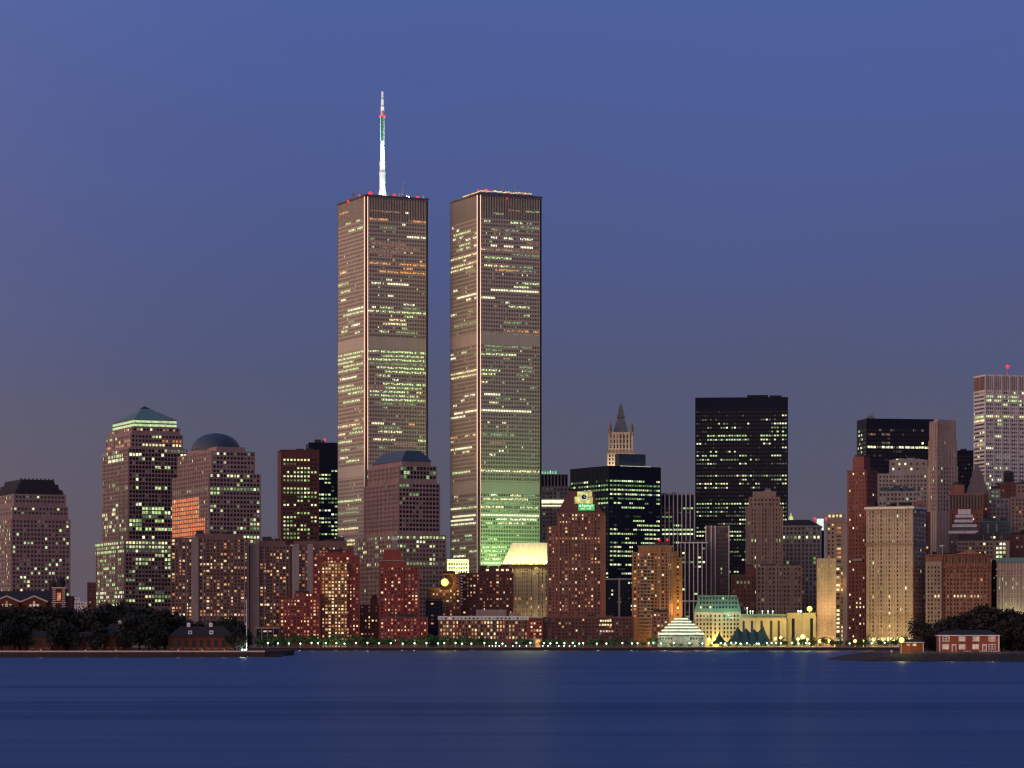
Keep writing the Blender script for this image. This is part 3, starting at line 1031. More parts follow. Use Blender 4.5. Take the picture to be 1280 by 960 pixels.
# ------------------------------------------------------------------ behind and beside the twin towers
t = Tower('office_block', 'reddish brown office block with rows of white windows left of the mast tower', 3060, 351, 351, 399, 9, 'brick_dark', [(0, 562)])
t.win(0, 'R', bw=3.3, fh=4.05, fw=.55, fhh=.45, p=.45, pal=OFF, run=4, vis=685, top=8, side=2)
t.cornice(0, 562, 1.2, .4)
t.done()
t = Tower('office_block', 'black glass office block with red roof light behind the reddish brown block', 3170, 386, 386, 436, 8, 'black', [(0, 553)])
t.win(0, 'R', bw=3.3, fh=4.05, fw=.7, fhh=.42, p=.5, pal=OFF, run=4, vis=685, top=27, a0=8)
t.clutter(0, 3, 4)
t.beacon(406, 549, 1.4)
t.done()

t = Tower('office_block', 'grey office block with black ribbed top storey and white lit ledges', 3060, 672, 672, 715, None or -.6, 'lime_grey', [(0, 608), ((0, 4, 1, 1), 593, 'black')])
t.win(0, 'R', bw=3.4, fh=4.0, fw=.5, fhh=.5, p=.03, pal=OFFD, vis=705, top=1, bands=((608, 622, .08),))
t.piers(1, 'R', 9, 1.4, .5, 'conc')
q = t.part('ledge_light')
q.key = 'louvre'
q.box(2, t.wr - 6, -1.2, -.1, t.z(629), t.z(625))
q.box(2, t.wr - 8, -1.2, -.1, t.z(633), t.z(631.5))
q = t.part('roof_lamp_row')
q.key = 'wg'
for i in range(6):
    q.box(4 + i * 2.6, 5.6 + i * 2.6, 3, 4, t.z(592), t.z(589 - (i % 2)))
t.done()

t = Tower('office_tower', 'broad black slab tower with white window rows and a blue roof house', 2910, 713, 761, 826, 30, 'black', [(0, 582)])
BB = ((582, 597, 0), (597, 622, .85), (622, 630, .6), (636, 645, .1), (645, 660, .45), (660, 700, .6))
t.win(0, 'R', bw=4.4, fh=4.15, fw=.85, fhh=.38, p=.45, pal=OFF, run=3, bands=BB, vis=725, top=12)
t.win(0, 'L', bw=4.4, fh=4.15, fw=.8, fhh=.4, p=.3, pal=OFF, run=5, bands=((582, 600, .1), (600, 630, .75), (630, 700, .05)), vis=725, top=12)
t.piers(0, 'L', 14, .7, .25, 'black_line')
t.piers(0, 'R', 14, .7, .25, 'black_line')
xx0, xx1 = t.lx(773.5, 12), t.lx(807, 12)
q = t.part('roof_house')
q.key = 'copper_dark'
q.box(xx0, xx1, 12, 19, t.rects[0][5] + .01, wz(567, t.D + 20) - t.gz)
q = t.part('ledge_light')
q.key = 'louvre'
q.box(xx0, xx1 + 4, 9, 10, t.rects[0][5] + .01, t.rects[0][5] + .8)
t.beacon(799, 567, 1.2, 'red', 14)
t.done()

t = Tower('gothic_tower', 'cream gothic stone tower with a green pointed copper roof and corner pinnacles', 3400, 759, 759, 793, -2.2, 'cream', [(0, 566), (1.6, 540)], depth=30)
t.win(0, 'R', bw=3.6, fh=4.2, fw=.45, fhh=.6, p=.06, pal=RES, vis=590, top=1)
t.win(1, 'R', bw=3.6, fh=5.5, fw=.42, fhh=.75, p=.03, pal=RES, top=2)
t.piers(0, 'R', 7, 1.1, .6)
t.piers(1, 'R', 7, 1.1, .6)
x0, x1, y0, y1, za, zb = t.rects[1]
cx, cy, w2 = (x0 + x1) / 2, (y0 + y1) / 2, (x1 - x0) / 2
q = t.part('copper_roof')
q.key = 'copper_grey'
def rr(h): return (cx - h, cx + h, cy - h, cy + h)
zr = [t.z(p) for p in (540, 534, 521, 518, 511, 509, 502)]
q.frus(rr(w2 * .6), zb + .01, rr(w2 * .52), zr[1])
q.frus(rr(w2 * .52), zr[1] + .01, rr(w2 * .26), zr[2])
q.box(*rr(w2 * .32), zr[2] + .01, zr[3])
q.frus(rr(w2 * .24), zr[3] + .01, rr(w2 * .2), zr[4])
q.frus(rr(w2 * .2), zr[4] + .01, rr(.2), zr[6])
for px_, py_ in ((x0 + 1.5, y0 + 1.5), (x1 - 1.5, y0 + 1.5), (x0 + 1.5, y1 - 1.5), (x1 - 1.5, y1 - 1.5)):
    b = MB()
    b.cyl(px_, py_, zb - 3, t.z(533), 2.2, 1.9, 8)
    b.cyl(px_, py_, t.z(533), t.z(527), 1.9, .1, 8)
    b.build('pinnacle', [M['lime_brown']], t.root)
t.flood(t.wr * .35, -14, t.z(592), 26000, (1, .85, .6), 2)  # unseen flood added to brighten the cream front
q = t.part('cornice')
q.key = 'lime_brown'
q.box(x0 - 1.6, x1 + 1.6, y0 - 2, y1 + 1, t.z(567), t.z(565.5))
t.done()

t = Tower('office_block', 'dark office block with pale vertical piers between two black towers', 2960, 826, 826, 868, -2.5, 'black', [(0, 617)])
t.win(0, 'R', bw=3.2, fh=4.1, fw=.8, fhh=.4, p=.3, pal=OFF, run=3, vis=690, top=12, bands=((617, 632, 0), (634, 637, .6), (645, 650, .6), (660, 670, .5)))
t.piers(0, 'R', 8, .9, .8, 'white')
t.cornice(0, 617, 1.5, .5, 'conc')
t.done()

t = Tower('office_tower', 'huge black steel slab tower rising above the brown stepped deco tower', 3020, 869, 869, 985, -4.3, 'black', [(0, 497)])
RB = ((497, 515, 0), (515, 519, .25), (520, 528, .2), (533, 537, .35), (541, 545, .55), (548, 552, .55), (553, 572, .25), (572, 584, .4), (584, 592, .0), (592, 597, .85), (597, 602, .4), (603, 607, .45), (607, 612, .4), (612, 618, .2), (618, 628, 0), (629, 634, .8), (634, 639, .65),
      (639, 646, .8), (646, 650, .5), (650, 655, .3), (655, 659, .6), (659, 700, .4))
t.win(0, 'R', bw=2.6, fh=3.9, fw=.66, fhh=.38, p=.2, pal=(('g1', 4), ('g3', 2), ('g2', 3), ('g4', 5), ('y1', 1)), run=4, bands=RB, vis=720, top=12, rowp=.02)
zf = t.rects[0][5]
for i in range(int(zf / 3.9)):
    z = zf - 12 - (i + .02) * 3.9
    if z > 0:
        t.wm.box(.2, t.wr - .2, -.35, -.004, z, z + 1.3, t.slot('black_line'))
q = t.part('rooftop_equipment')
q.key = 'roof_dark'
q.box(t.lx(934, 6), t.lx(960, 6), 6, 20, zf + .01, zf + 2.6)
q.box(t.lx(962, 6), t.lx(977, 6), 6, 20, zf + .01, zf + 2.2)
t.done()

t = Tower('pyramid_tower', 'far small tower with a gold floodlit pointed top beside the black slab', 3400, 984, 984, 993, -5.4, 'lime', [(0, 653)], depth=10)
x0, x1, y0, y1, za, zb = t.rects[0]
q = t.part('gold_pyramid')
q.key = 'sign_y'  # floodlight on the gold roof is put into its own glow
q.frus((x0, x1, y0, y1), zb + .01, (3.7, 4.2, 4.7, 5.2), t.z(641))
t.done()

# ------------------------------------------------------------------ riverside apartments, left to right
def piersR(t, spans, key, ytop, proud=1.2, ybot=None, name='pier'):
    for a, b_ in spans:
        b = MB()
        b.box(t.lx(a), t.lx(b_), -proud, -.004, 0 if ybot is None else t.z(ybot), t.z(ytop))
        b.build(name, [M[key]], t.root)


AP = 'riverside apartment blocks'
t = Tower('apartment_block', 'widest of three brown apartment slabs, one tan blank pier, below the domed tower', 2500, 213, 213, 311, 6.5, 'conc_dark', [(0, 672), ((20, 4, 3, 3), 667)], depth=22, group=AP)
t.win(0, 'R', bw=2.75, fh=2.72, fw=.62, fhh=.55, p=.24, pal=RES, vis=805, top=1.0, rowp=.03, alt=(1.15, .6, .6, .95, .7))
piersR(t, ((239, 248),), 'conc', 671, 1.5)
piersR(t, ((253.5, 254.5), (305, 306.5), (233, 234)), 'conc', 672, .8)
t.clutter(1, 5, 3)
t.done()
t = Tower('apartment_block', 'middle brown apartment slab with tan left pier and dark glass bays', 2515, 311, 311, 363, 5.2, 'conc_dark', [(0, 681), ((8, 4, 3, 3), 676)], depth=22, group=AP)
t.win(0, 'R', bw=2.75, fh=2.72, fw=.7, fhh=.55, p=.2, pal=RES, vis=805, top=1.0, rowp=.03, alt=(1.15, .6, .6, .95, .7))
piersR(t, ((312, 324),), 'conc', 680, 1.5)
piersR(t, ((330, 331), (357, 358)), 'conc', 681, .8)
t.clutter(1, 6, 4)
t.done()
t = Tower('apartment_block', 'apartment slab with two pale blank piers behind the red brick tower', 2520, 363, 363, 442, 4.5, 'conc_dark', [(0, 682), ((3, 6, 3, 3), 676)], depth=22, group=AP)
t.win(0, 'R', bw=2.75, fh=2.72, fw=.65, fhh=.55, p=.3, pal=RES, vis=800, top=1.0, rowp=.03, alt=(1.15, .6, .6, .95, .7))
piersR(t, ((365, 374), (384, 391.5)), 'lime_grey', 680, 1.6)
t.clutter(1, 6, 3.5)
t.done()

t = Tower('brick_tower', 'red brick apartment tower with a bright orange lit central bay', 2476, 391, 391, 450, 4, 'brick_red', [(0, 694), ((10, 6, 3, 3), 690)], depth=20, group=AP)
t.win(0, 'R', bw=2.6, fh=2.7, fw=.5, fhh=.5, p=.28, pal=RES, vis=800, top=1.2, alt=(1.15, .6, .6, .95, .7))
b = MB()
u0, u1, zt = t.lx(402), t.lx(434), t.z(703)
b.box(u0, u1, -3.2, -.004, 0, zt)
bay = b.build('bay', [M['brick_orange']], t.root)
nk = len(t.items)
nc, nr = 8, int(zt / 2.7)
for r in range(nr):
    for c_ in range(nc):
        u = u0 + (c_ + .5) * (u1 - u0) / nc
        mk = t.rnd.choices(['w1', 'w2', 'w3', 'glass_soft'], [2.6, 2.4, 2, 3.0])[0]
        t.pane('R', u, -3.26, zt - 1 - (r + .5) * 2.7, 1.6 if c_ in (1, 2, 3, 6) else 1.1, 1.4, mk)
t.win(1, 'R', bw=3, fh=2.7, fw=.5, fhh=.5, p=.1, pal=RES, top=.3, alt=(1.15, .6, .6, .95, .7))
t.clutter(1, 4, 3)
t.done()
t = Tower('brick_block', 'lower red brick block stepping down left of the orange lit bay', 2458, 349, 349, 401, 4, 'brick_red', [(0, 748), ((12, .5, .5, .5), 741)], depth=14, group=AP)
t.win(0, 'R', bw=2.6, fh=2.7, fw=.52, fhh=.5, p=.38, pal=RES, vis=802, top=.6, alt=(1.15, .6, .6, .95, .7))
t.win(1, 'R', bw=2.6, fh=2.7, fw=.5, fhh=.5, p=.25, pal=RES, top=.4, alt=(1.15, .6, .6, .95, .7))
t.clutter(1, 3, 2)
t.done()
t = Tower('low_building', 'low dark glass building in a grey frame at the end of the tree row', 2440, 320, 320, 349, 5, 'black', [(0, 784)], depth=12)
t.win(0, 'R', bw=4, fh=3.4, fw=.6, fhh=.35, p=.25, pal=RES, vis=806, top=1.5)
t.piers(0, 'R', 4, .7, .4, 'conc')
t.cornice(0, 784, 1.2, .5, 'conc')
t.done()
t = Tower('brick_block', 'dark narrow brick block between the red tower and the chimney tower', 2496, 449, 449, 474, 3, 'brick_dark', [(0, 756), ((9, 1, .5, .5), 747)], depth=16, group=AP)
t.win(0, 'R', bw=2.6, fh=2.7, fw=.5, fhh=.5, p=.25, pal=RES, vis=800, top=.6, alt=(1.15, .6, .6, .95, .7))
t.clutter(1, 3, 2)
t.done()

t = Tower('brick_tower', 'red brick tower topped by a stepped block and a white capped chimney', 2482, 474, 474, 524, 2.3, 'brick_red', [(0, 707), ((0, 12.5, .5, .5), 700), ((3.5, 14, 1.5, 1.5), 687)], depth=18, group=AP)
t.win(0, 'R', bw=2.7, fh=2.75, fw=.52, fhh=.5, p=.34, pal=RES, vis=800, top=1, alt=(1.15, .6, .6, .95, .7))
t.cornice(1, 700, .9, .5, 'conc')
x0, x1, y0, y1, za, zb = t.rects[2]
b = MB()
u0, u1 = t.lx(489.5, 6), t.lx(497, 6)
b.box(u0, u1, 6, 10, zb + .01, t.z(675), 0)
b.box(u0 - .3, u1 + .3, 5.7, 10.3, t.z(675) + .01, t.z(670.5), 1)
b.build('chimney', [M['conc'], M['white']], t.root)
t.wm.box(t.lx(503), t.lx(505), -1.2, -.004, 0, t.z(708), 0)
t.done()
t = Tower('brick_wing', 'low red brick wing behind promenade trees below the chimney tower', 2450, 474, 474, 535, 2.3, 'brick_red', [(0, 771)], depth=14, group=AP)
t.win(0, 'R', bw=2.65, fh=2.75, fw=.5, fhh=.5, p=.34, pal=RES, vis=805, top=1, alt=(1.15, .6, .6, .95, .7))
t.cornice(0, 771, .5, .3, 'conc_dark')
t.done()
t = Tower('low_building', 'dark glass block beside the yellow roof lamp', 2500, 532, 532, 553, 1.8, 'black', [(0, 749)], depth=14)
t.win(0, 'R', bw=2.6, fh=3.2, fw=.7, fhh=.4, p=.12, pal=RESD, vis=790, top=2)
t.cornice(0, 750, .5, .2, 'conc_dark')
t.done()
t = Tower('brick_block', 'brown brick block carrying a large yellow lamp on its roof', 2528, 534, 534, 576, 1.4, 'brick_dark', [(0, 735), ((13, .5, .5, .5), 717)], depth=16, group=AP)
t.win(0, 'R', bw=2.7, fh=2.75, fw=.55, fhh=.5, p=.3, pal=RES, vis=775, top=1, alt=(1.15, .6, .6, .95, .7))
t.win(1, 'R', bw=2.7, fh=2.75, fw=.5, fhh=.5, p=.2, pal=RES, vis=775, top=1, alt=(1.15, .6, .6, .95, .7))
b = t.beacon(556, 728, 3.0, 'sodium', -2)
l = link('beacon_bulb', bpy.data.lights.new('beacon_bulb', 'POINT'), b, (t.lx(556, -5), -6, t.z(728)))
l.data.energy, l.data.color = 9000, (1, .8, .15)
t.done()
t = Tower('hotel', 'pale lit concrete hotel top with dark slots left of the plain tower', 2700, 559, 559, 586, .8, 'white', [(0, 699)], depth=18)
t.win(0, 'R', bw=2.2, fh=3.4, fw=.8, fhh=.42, p=.0, vis=719, top=2.6)
t.flood(t.wr * .5, -16, t.z(722), 60000, (.85, 1, .35))
t.done()
t = Tower('brick_block', 'wide dark brick block with scattered orange windows below the plain tower', 2545, 577, 577, 642, .2, 'brick_dark', [(0, 716), ((14, 2, 3, 3), 709)], depth=18, group=AP)
t.win(0, 'R', bw=2.7, fh=2.75, fw=.55, fhh=.5, p=.24, pal=RESD, vis=775, top=1, rowp=.05, alt=(1.15, .6, .6, .95, .7))
t.win(1, 'R', bw=4.2, fh=3.6, fw=.55, fhh=.45, p=.7, pal=(('w1', 1), ('g3', 2)), top=.4)
t.clutter(1, 4, 2.5)
t.done()
t = Tower('stair_tower', 'narrow stair tower of stacked white slats beside the dark brick block', 2532, 571.5, 571.5, 578, .8, 'brick_dark', [(0, 716)], depth=5)
for i in range(11):
    z = t.z(720 + i * 3.6)
    t.wm.box(-.2, t.wr + .2, -1.0, -.004, z, z + .9, t.slot('steel_white'))
t.done()

t = Tower('low_building', 'long low riverside apartment building with a white top band and pale roof house', 2448, 548, 548, 661, .4, 'brick_brown', [(0, 770)], depth=14, group=AP)
t.win(0, 'R', bw=2.5, fh=3.0, fw=.5, fhh=.62, p=.55, pal=(('w1', 2), ('w2', 2), ('w4', 3), ('w3', 1.5), ('y1', .5)), vis=803, top=3.6)
t.wm.box(-.5, t.wr + .3, -.6, -.004, t.z(775), t.z(770), t.slot('white'))
nb = 22
for i in range(nb):
    u = 1 + (i + .5) * (t.wr - 2) / nb
    t.pane('R', u, -.66, t.z(773), 1.5, 1.3, t.rnd.choice(['glass_soft', 'w4', 'glass_soft', 'w2']))
t.piers(0, 'R', 15, .5, .4, 'conc_dark', z1=t.z(776))
b = MB()
b.box(t.lx(595, 5), t.lx(633, 5), 5, 11, t.rects[0][5] + .01, t.z(762))
b.box(t.lx(636, 5), t.lx(650, 5), 6, 10, t.rects[0][5] + .01, t.z(766))
b.build('roof_house', [M['conc']], t.root)
t.done()
t = Tower('brick_block', 'narrow red brick bay building above the orange doorway kiosk', 2446, 661, 661, 679, 0, 'brick_red', [(0, 771)], depth=14, group=AP)
t.win(0, 'R', bw=2.3, fh=2.8, fw=.55, fhh=.5, p=.5, pal=(('w1', 3), ('w2', 2), ('w3', 1)), vis=800, top=1)
t.cornice(0, 771, .5, .3, 'white')
t.done()
t = Tower('brick_wing', 'long dark brick wing under the pyramid roofed apartment tower', 2450, 679, 679, 792, -1.6, 'brick_dark', [(0, 771)], depth=14, group=AP)
t.win(0, 'R', bw=2.7, fh=2.8, fw=.5, fhh=.5, p=.1, pal=RESD, vis=803, top=1)
for i in range(5):
    t.pane('R', t.lx(751 + i * 3), -.1, t.z(776), 1.4, 1.5, 'w1')
    t.pane('R', t.lx(750 + i * 3.4), -.1, t.z(781), 1.5, 1.5, 'w1')
    t.pane('R', t.lx(751 + i * 3.6), -.1, t.z(789), 1.4, 1.5, 'w2' if i % 2 else 'w1')
t.cornice(0, 771, .5, .3, 'conc_dark')
t.done()
t = Tower('kiosk', 'small pale kiosk with a glowing orange doorway on the promenade', 2418, 662, 662, 677, 0, 'conc', [(0, 798)], depth=5)
b = MB()
b.box(t.lx(669.5), t.lx(675), -.3, -.01, .2, t.z(799.5))
b.build('doorway', [LIT['doororange']], t.root)
t.done()

t = Tower('mansion_block', 'old stone building with a brilliant yellow floodlit mansard roof', 2580, 627, 627, 686, -.3, 'lime', [(0, 706)], depth=26)
t.win(0, 'R', bw=3.0, fh=3.5, fw=.5, fhh=.62, p=.05, pal=RES, vis=778, top=2, bands=((748, 753, .7), (753, 760, .2)))
t.piers(0, 'R', 13, .8, .5)
piersR(t, ((668, 673),), 'lime', 707, 1.4)
x0, x1, y0, y1, za, zb = t.rects[0]
q = t.part('mansard_roof')
q.key = 'white'
q.frus((x0 + .5, x1 - .5, 1.5, y1), zb + .6, (t.lx(640, 9), x1 - .5, 9, y1 - 6), t.z(678))
q = t.part('eaves')
q.key = 'lime'
q.box(x0 - .6, x1 + .6, -3.2, y1, zb + .01, zb + .59)
q = t.part('dormers')
q.key = 'white'
for i in range(10):
    u = x0 + 3 + i * (x1 - x0 - 6) / 9
    q.box(u - .7, u + .7, .2, 3.2, zb + .6, zb + 3.4)
for i in range(8):
    u = x0 + 2.5 + i * (x1 - x0 - 5) / 7
    t.flood(u, -2.5, zb + 1.5, 2600, (.97, .92, .25), .5)
    if i % 2:
        t.flood(u, -9, zb + 6, 7000, (.97, .92, .25), 1)
for i in range(3):
    t.flood(x0 + 8 + i * 14, -9, t.z(775), 1800, (1, .85, .3), 1.5)
t.done()

t = Tower('apartment_tower', 'tall brown brick apartment tower with a dark red pyramid roof and glowing round clock sign', 2486, 684, 684, 757, -1.1, 'brick_brown',
          [((0, .5, 0, 0), 657), ((8, .5, .5, .5), 641)], depth=24, group=AP)
t.win(0, 'R', bw=2.65, fh=2.72, fw=.52, fhh=.52, p=.16, pal=RES, vis=772, top=.8, rowp=.02, alt=(1.15, .6, .6, .95, .7))
t.win(1, 'R', bw=2.65, fh=2.72, fw=.55, fhh=.52, p=.3, pal=RES, top=.6, alt=(1.15, .6, .6, .95, .7))
piersR(t, ((698, 700), (710, 711.5), (721, 722), (729, 730.5), (741, 742.5), (752, 757)), 'brick_brown', 645, .9)
x0, x1, y0, y1, za, zb = t.rects[1]
q = t.part('pyramid_roof')
q.key = 'brick_dark'
q.frus((x0 + .2, x1 - 2, y0 + .6, y1 - .4), zb + .01, (t.lx(711, 11), t.lx(740, 11), 11, 15), t.z(613))
b = MB()
zs0, zs1, zs2 = t.z(629.5), t.z(621), t.z(614.5)
a, d_, e, f_ = t.lx(718.2), t.lx(741), t.lx(721.5), t.lx(740)
b.box(a, d_, -.6, .6, zs0, zs1, 0)
b.box(e, f_, -.55, .55, zs1 + .01, zs2, 0)
sign = b.build('clock_sign', [LIT['sign_y']], t.root)
b = MB()
cx, cz = t.lx(730), t.z(621.3)
for r_, yy, mi in ((2.5, -.68, 1), (2.1, -.74, 0)):
    b.hexa([(cx + r_ * math.cos(i * math.pi / 12), yy, cz + r_ * math.sin(i * math.pi / 12)) for i in range(24)],
           [(cx + r_ * math.cos(i * math.pi / 12), yy + .08, cz + r_ * math.sin(i * math.pi / 12)) for i in range(24)], mi)
b.bar((cx, -.8, cz), (cx + .2, -.8, cz + 1.6), .12, mi=1)
b.bar((cx, -.8, cz), (cx + 1.1, -.8, cz - .5), .12, mi=1)
b.build('clock_face', [M['roof_dark'], LIT['sign_w']], sign)
b = MB()
b.box(t.lx(723), t.lx(743), -.6, .6, t.z(638), t.z(630.3))
gs = b.build('green_sign', [LIT['sign_g']], t.root)
b = MB()
for i, (u, v, w, h) in enumerate(((724, 632.3, 2.2, 2.6), (727.3, 632, 2.2, 2.2), (730.2, 632.6, 1.6, 2.8), (733, 632.2, 2.6, 2.2), (736.6, 633, 1.8, 2.6), (739.2, 632, 1.8, 1.8), (726, 636, 5, .9), (734, 636, 4.5, .9))):
    b.box(t.lx(u), t.lx(u + w), -.7, -.61, t.z(v + h / 2), t.z(v - h / 2))
b.build('sign_marks', [LIT['sign_w']], gs)
t.done()

t = Tower('office_block', 'dark grey framed block between the clock tower and the orange apartment tower', 2740, 755, 755, 793, -2, 'black', [(0, 722), ((0, 26, 2, 2), 712)], depth=20)
t.win(0, 'R', bw=2.6, fh=3.4, fw=.6, fhh=.45, p=.08, pal=OFF, vis=775, top=3)
t.piers(0, 'R', 2, 1.6, .5, 'conc')
t.cornice(0, 723, 1.4, .5, 'conc')
t.done()

t = Tower('apartment_tower', 'orange brick apartment tower with balconies and two red roof lights', 2484, 790, 790, 841, -2.9, 'brick_orange', [(0, 690), ((5, .5, .5, .5), 682)], depth=22, group=AP)
t.win(0, 'R', bw=2.7, fh=2.75, fw=.6, fhh=.55, p=.2, pal=RES, vis=775, top=.6, alt=(1.15, .6, .6, .95, .7))
for i in range(26):
    z = t.z(700) - i * 2.75
    if z > 8:
        t.wm.box(t.lx(799), t.lx(815), -1.4, -.004, z, z + .9, t.slot('conc'))
piersR(t, ((824, 826), (836, 838)), 'lime_brown', 684, 1.2)
t.cornice(1, 682, .8, .6, 'conc')
for px in (824, 834):
    t.beacon(px, 674.5, 1.2, 'red', 8)
q = t.part('roof_house')
q.key = 'brick_dark'
q.box(t.lx(818, 6), t.lx(837, 6), 6, 16, t.rects[1][5] + .01, t.z(677))
t.flood(t.wr * .6, -16, 6, 9000, (1, .62, .25), 2)
t.done()
t = Tower('apartment_tower', 'plain orange blank walled tower right of the balconied apartment tower', 2492, 841.5, 841.5, 853, -3.1, 'brick_orange', [(0, 697), ((0, 3, .5, .5), 689)], depth=14)
t.win(0, 'R', bw=6.6, fh=2.75, fw=.18, fhh=.5, p=.1, pal=RES, vis=775, top=.6, side=.2, alt=(1.15, .6, .6, .95, .7))
t.flood(t.wr * .5, -13, 30, 9000, (1, .6, .2), 2)
t.done()
t = Tower('brick_wing', 'low orange brick wing at the foot of the orange apartment tower', 2456, 777, 777, 836, -2.5, 'brick_brown', [((24, 0, 0, 0), 765)], depth=12, group=AP)
t.win(0, 'R', bw=2.7, fh=2.8, fw=.5, fhh=.5, p=.35, pal=RES, vis=803, top=1)
t.done()

t = Tower('office_block', 'black office block in a white grid frame next to the dark slab', 2660, 851, 851, 883, -3.3, 'black', [(0, 677)], depth=24)
t.win(0, 'R', bw=3.6, fh=3.9, fw=.8, fhh=.4, p=.05, pal=OFF, vis=775, top=4, bands=((702, 708, .5),))
t.piers(0, 'R', 6, .75, 1.0, 'white')
t.cornice(0, 677.8, .9, 1.05, 'white')
t.wm.box(-.3, t.wr + .1, -1.1, -1.003, t.z(752), t.z(750.5), t.slot('white'))
t.done()
t = Tower('office_block', 'dark brown slab with thin white edges in front of the huge black tower', 2690, 882, 882, 912, -3.6, 'granite_dark', [(0, 657.5)], depth=24)
for px in (882.4, 889, 894, 911):
    u = t.lx(px)
    t.wm.box(u - .5, u + .5, -.9, -.004, 0, t.rects[0][5] + .3, t.slot('white'))
t.cornice(0, 658, .8, .3, 'conc')
t.win(0, 'R', bw=2.5, fh=3.6, fw=.5, fhh=.5, p=.01, pal=OFFD, vis=775, top=3, a0=9)
t.clutter(0, 3, 2)
t.done()

t = Tower('stepped_pavilion', 'white floodlit stepped pavilion with six louvred tiers on the promenade', 2420, 822, 822, 881, -3.4, 'lime_grey', [(0, 795)], depth=24)
t.win(0, 'R', bw=2.2, fh=3.4, fw=.5, fhh=.42, p=.06, pal=RES, vis=806, top=.3)
x0, x1, y0, y1, za, zb = t.rects[0]
cx, cy = (x0 + x1) / 2, 12
t.wm.box(cx - 6.5, cx + 6.5, -1.2, -.004, 0, zb - .2)
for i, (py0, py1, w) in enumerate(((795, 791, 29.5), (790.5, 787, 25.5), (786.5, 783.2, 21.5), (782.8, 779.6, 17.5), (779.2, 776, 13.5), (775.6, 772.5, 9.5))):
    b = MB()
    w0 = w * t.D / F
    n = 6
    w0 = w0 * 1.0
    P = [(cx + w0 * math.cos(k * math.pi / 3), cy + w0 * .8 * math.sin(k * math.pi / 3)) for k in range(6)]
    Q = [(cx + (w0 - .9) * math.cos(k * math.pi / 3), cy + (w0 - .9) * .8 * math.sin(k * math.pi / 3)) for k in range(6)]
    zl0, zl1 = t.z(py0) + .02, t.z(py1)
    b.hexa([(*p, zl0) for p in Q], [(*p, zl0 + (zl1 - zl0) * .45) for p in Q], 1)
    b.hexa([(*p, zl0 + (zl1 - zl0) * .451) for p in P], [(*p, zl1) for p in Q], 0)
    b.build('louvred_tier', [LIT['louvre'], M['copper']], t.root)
t.flood(6, -10, 1.2, 5000, (1, .95, .6), 1)
t.flood(30, -10, 1.2, 3500, (1, .95, .6), 1)
t.done()

t = Tower('mansion_block', 'tan stone block with a green copper mansard and a yellow lit bay', 2494, 868, 868, 926, -3.9, 'lime', [(0, 765)], depth=24)
t.win(0, 'R', bw=2.8, fh=3.3, fw=.5, fhh=.6, p=.04, pal=RES, vis=803, top=1.5)
piersR(t, ((890, 903),), 'lime', 766, 1.2)
for i in range(5):
    for px in (894, 899.5):
        t.pane('R', t.lx(px), -1.3, t.z(770 + i * 5.2), 1.3, 1.9, 'glass')
t.cornice(0, 775.5, .5, 1.3, 'lime_brown')
x0, x1, y0, y1, za, zb = t.rects[0]
q = t.part('mansard_roof')
q.key = 'copper'
q.frus((x0 - .4, x1 + .4, -.6, y1), zb + .02, (t.lx(874), t.lx(921), 3, y1 - 4), t.z(744))
for r in range(3):
    for i in range(12):
        px = 876 + i * 4
        z = t.z(748 + r * 5.5)
        fr = (z - zb) / (t.z(744) - zb)
        y = -.6 + 3.6 * fr - .3
        t.pane('R', t.lx(px), y - .15, z, 1.2, 1.7, t.rnd.choices(['glass', 'g1', 'w1'], [10, 1, 1])[0])
t.flood(t.wr * .75, -13, zb - 3, 9000, (.45, 1, .6), 1.5)
t.flood(t.wr * .25, -13, zb - 3, 4000, (.6, 1, .6), 1.5)
t.flood(t.lx(896), -9, 3, 16000, (1, .8, .12), 1.5)
t.done()

t = Tower('low_building', 'long low beige building lit yellow behind the dark tent', 2484, 926, 926, 983, -4.7, 'lime', [(0, 771)], depth=18)
for px in (929.5, 940, 952, 964, 973.5):
    b = MB()
    b.box(t.lx(px) - .9, t.lx(px) + .9, -.12, -.01, 1, t.z(776))
    b.build('window_slot', [M['glass_soft']], t.root)
t.cornice(0, 772, .6, .5, 'lime_brown')
q = t.part('roof_planting_edge')
q.key = 'copper'
q.box(0, t.wr - .2, .6, 2, t.rects[0][5] + .06, t.z(767.5))
for px, py in ((938, 764), (941, 764), (953, 764), (960, 764), (966, 764), (934, 760)):
    t.beacon(px, py, .5, 'lamp', 5)
t.done()
t = Tower('low_building', 'taller yellow lit beige block with a yellow lamp on its roof corner', 2486, 983.5, 983.5, 1020, -5.2, 'lime', [(0, 766)], depth=18)
for px in (991.5, 1014.5):
    b = MB()
    b.box(t.lx(px) - 1.2, t.lx(px) + 1.2, -.12, -.01, 1, t.z(773))
    b.build('window_slot', [M['glass']], t.root)
t.beacon(998, 764, .8, 'lamp', 5)
t.beacon(1001, 764, .8, 'lamp', 5)
b = t.beacon(1012, 761, 2.1, 'sodium', 2)
t.done()

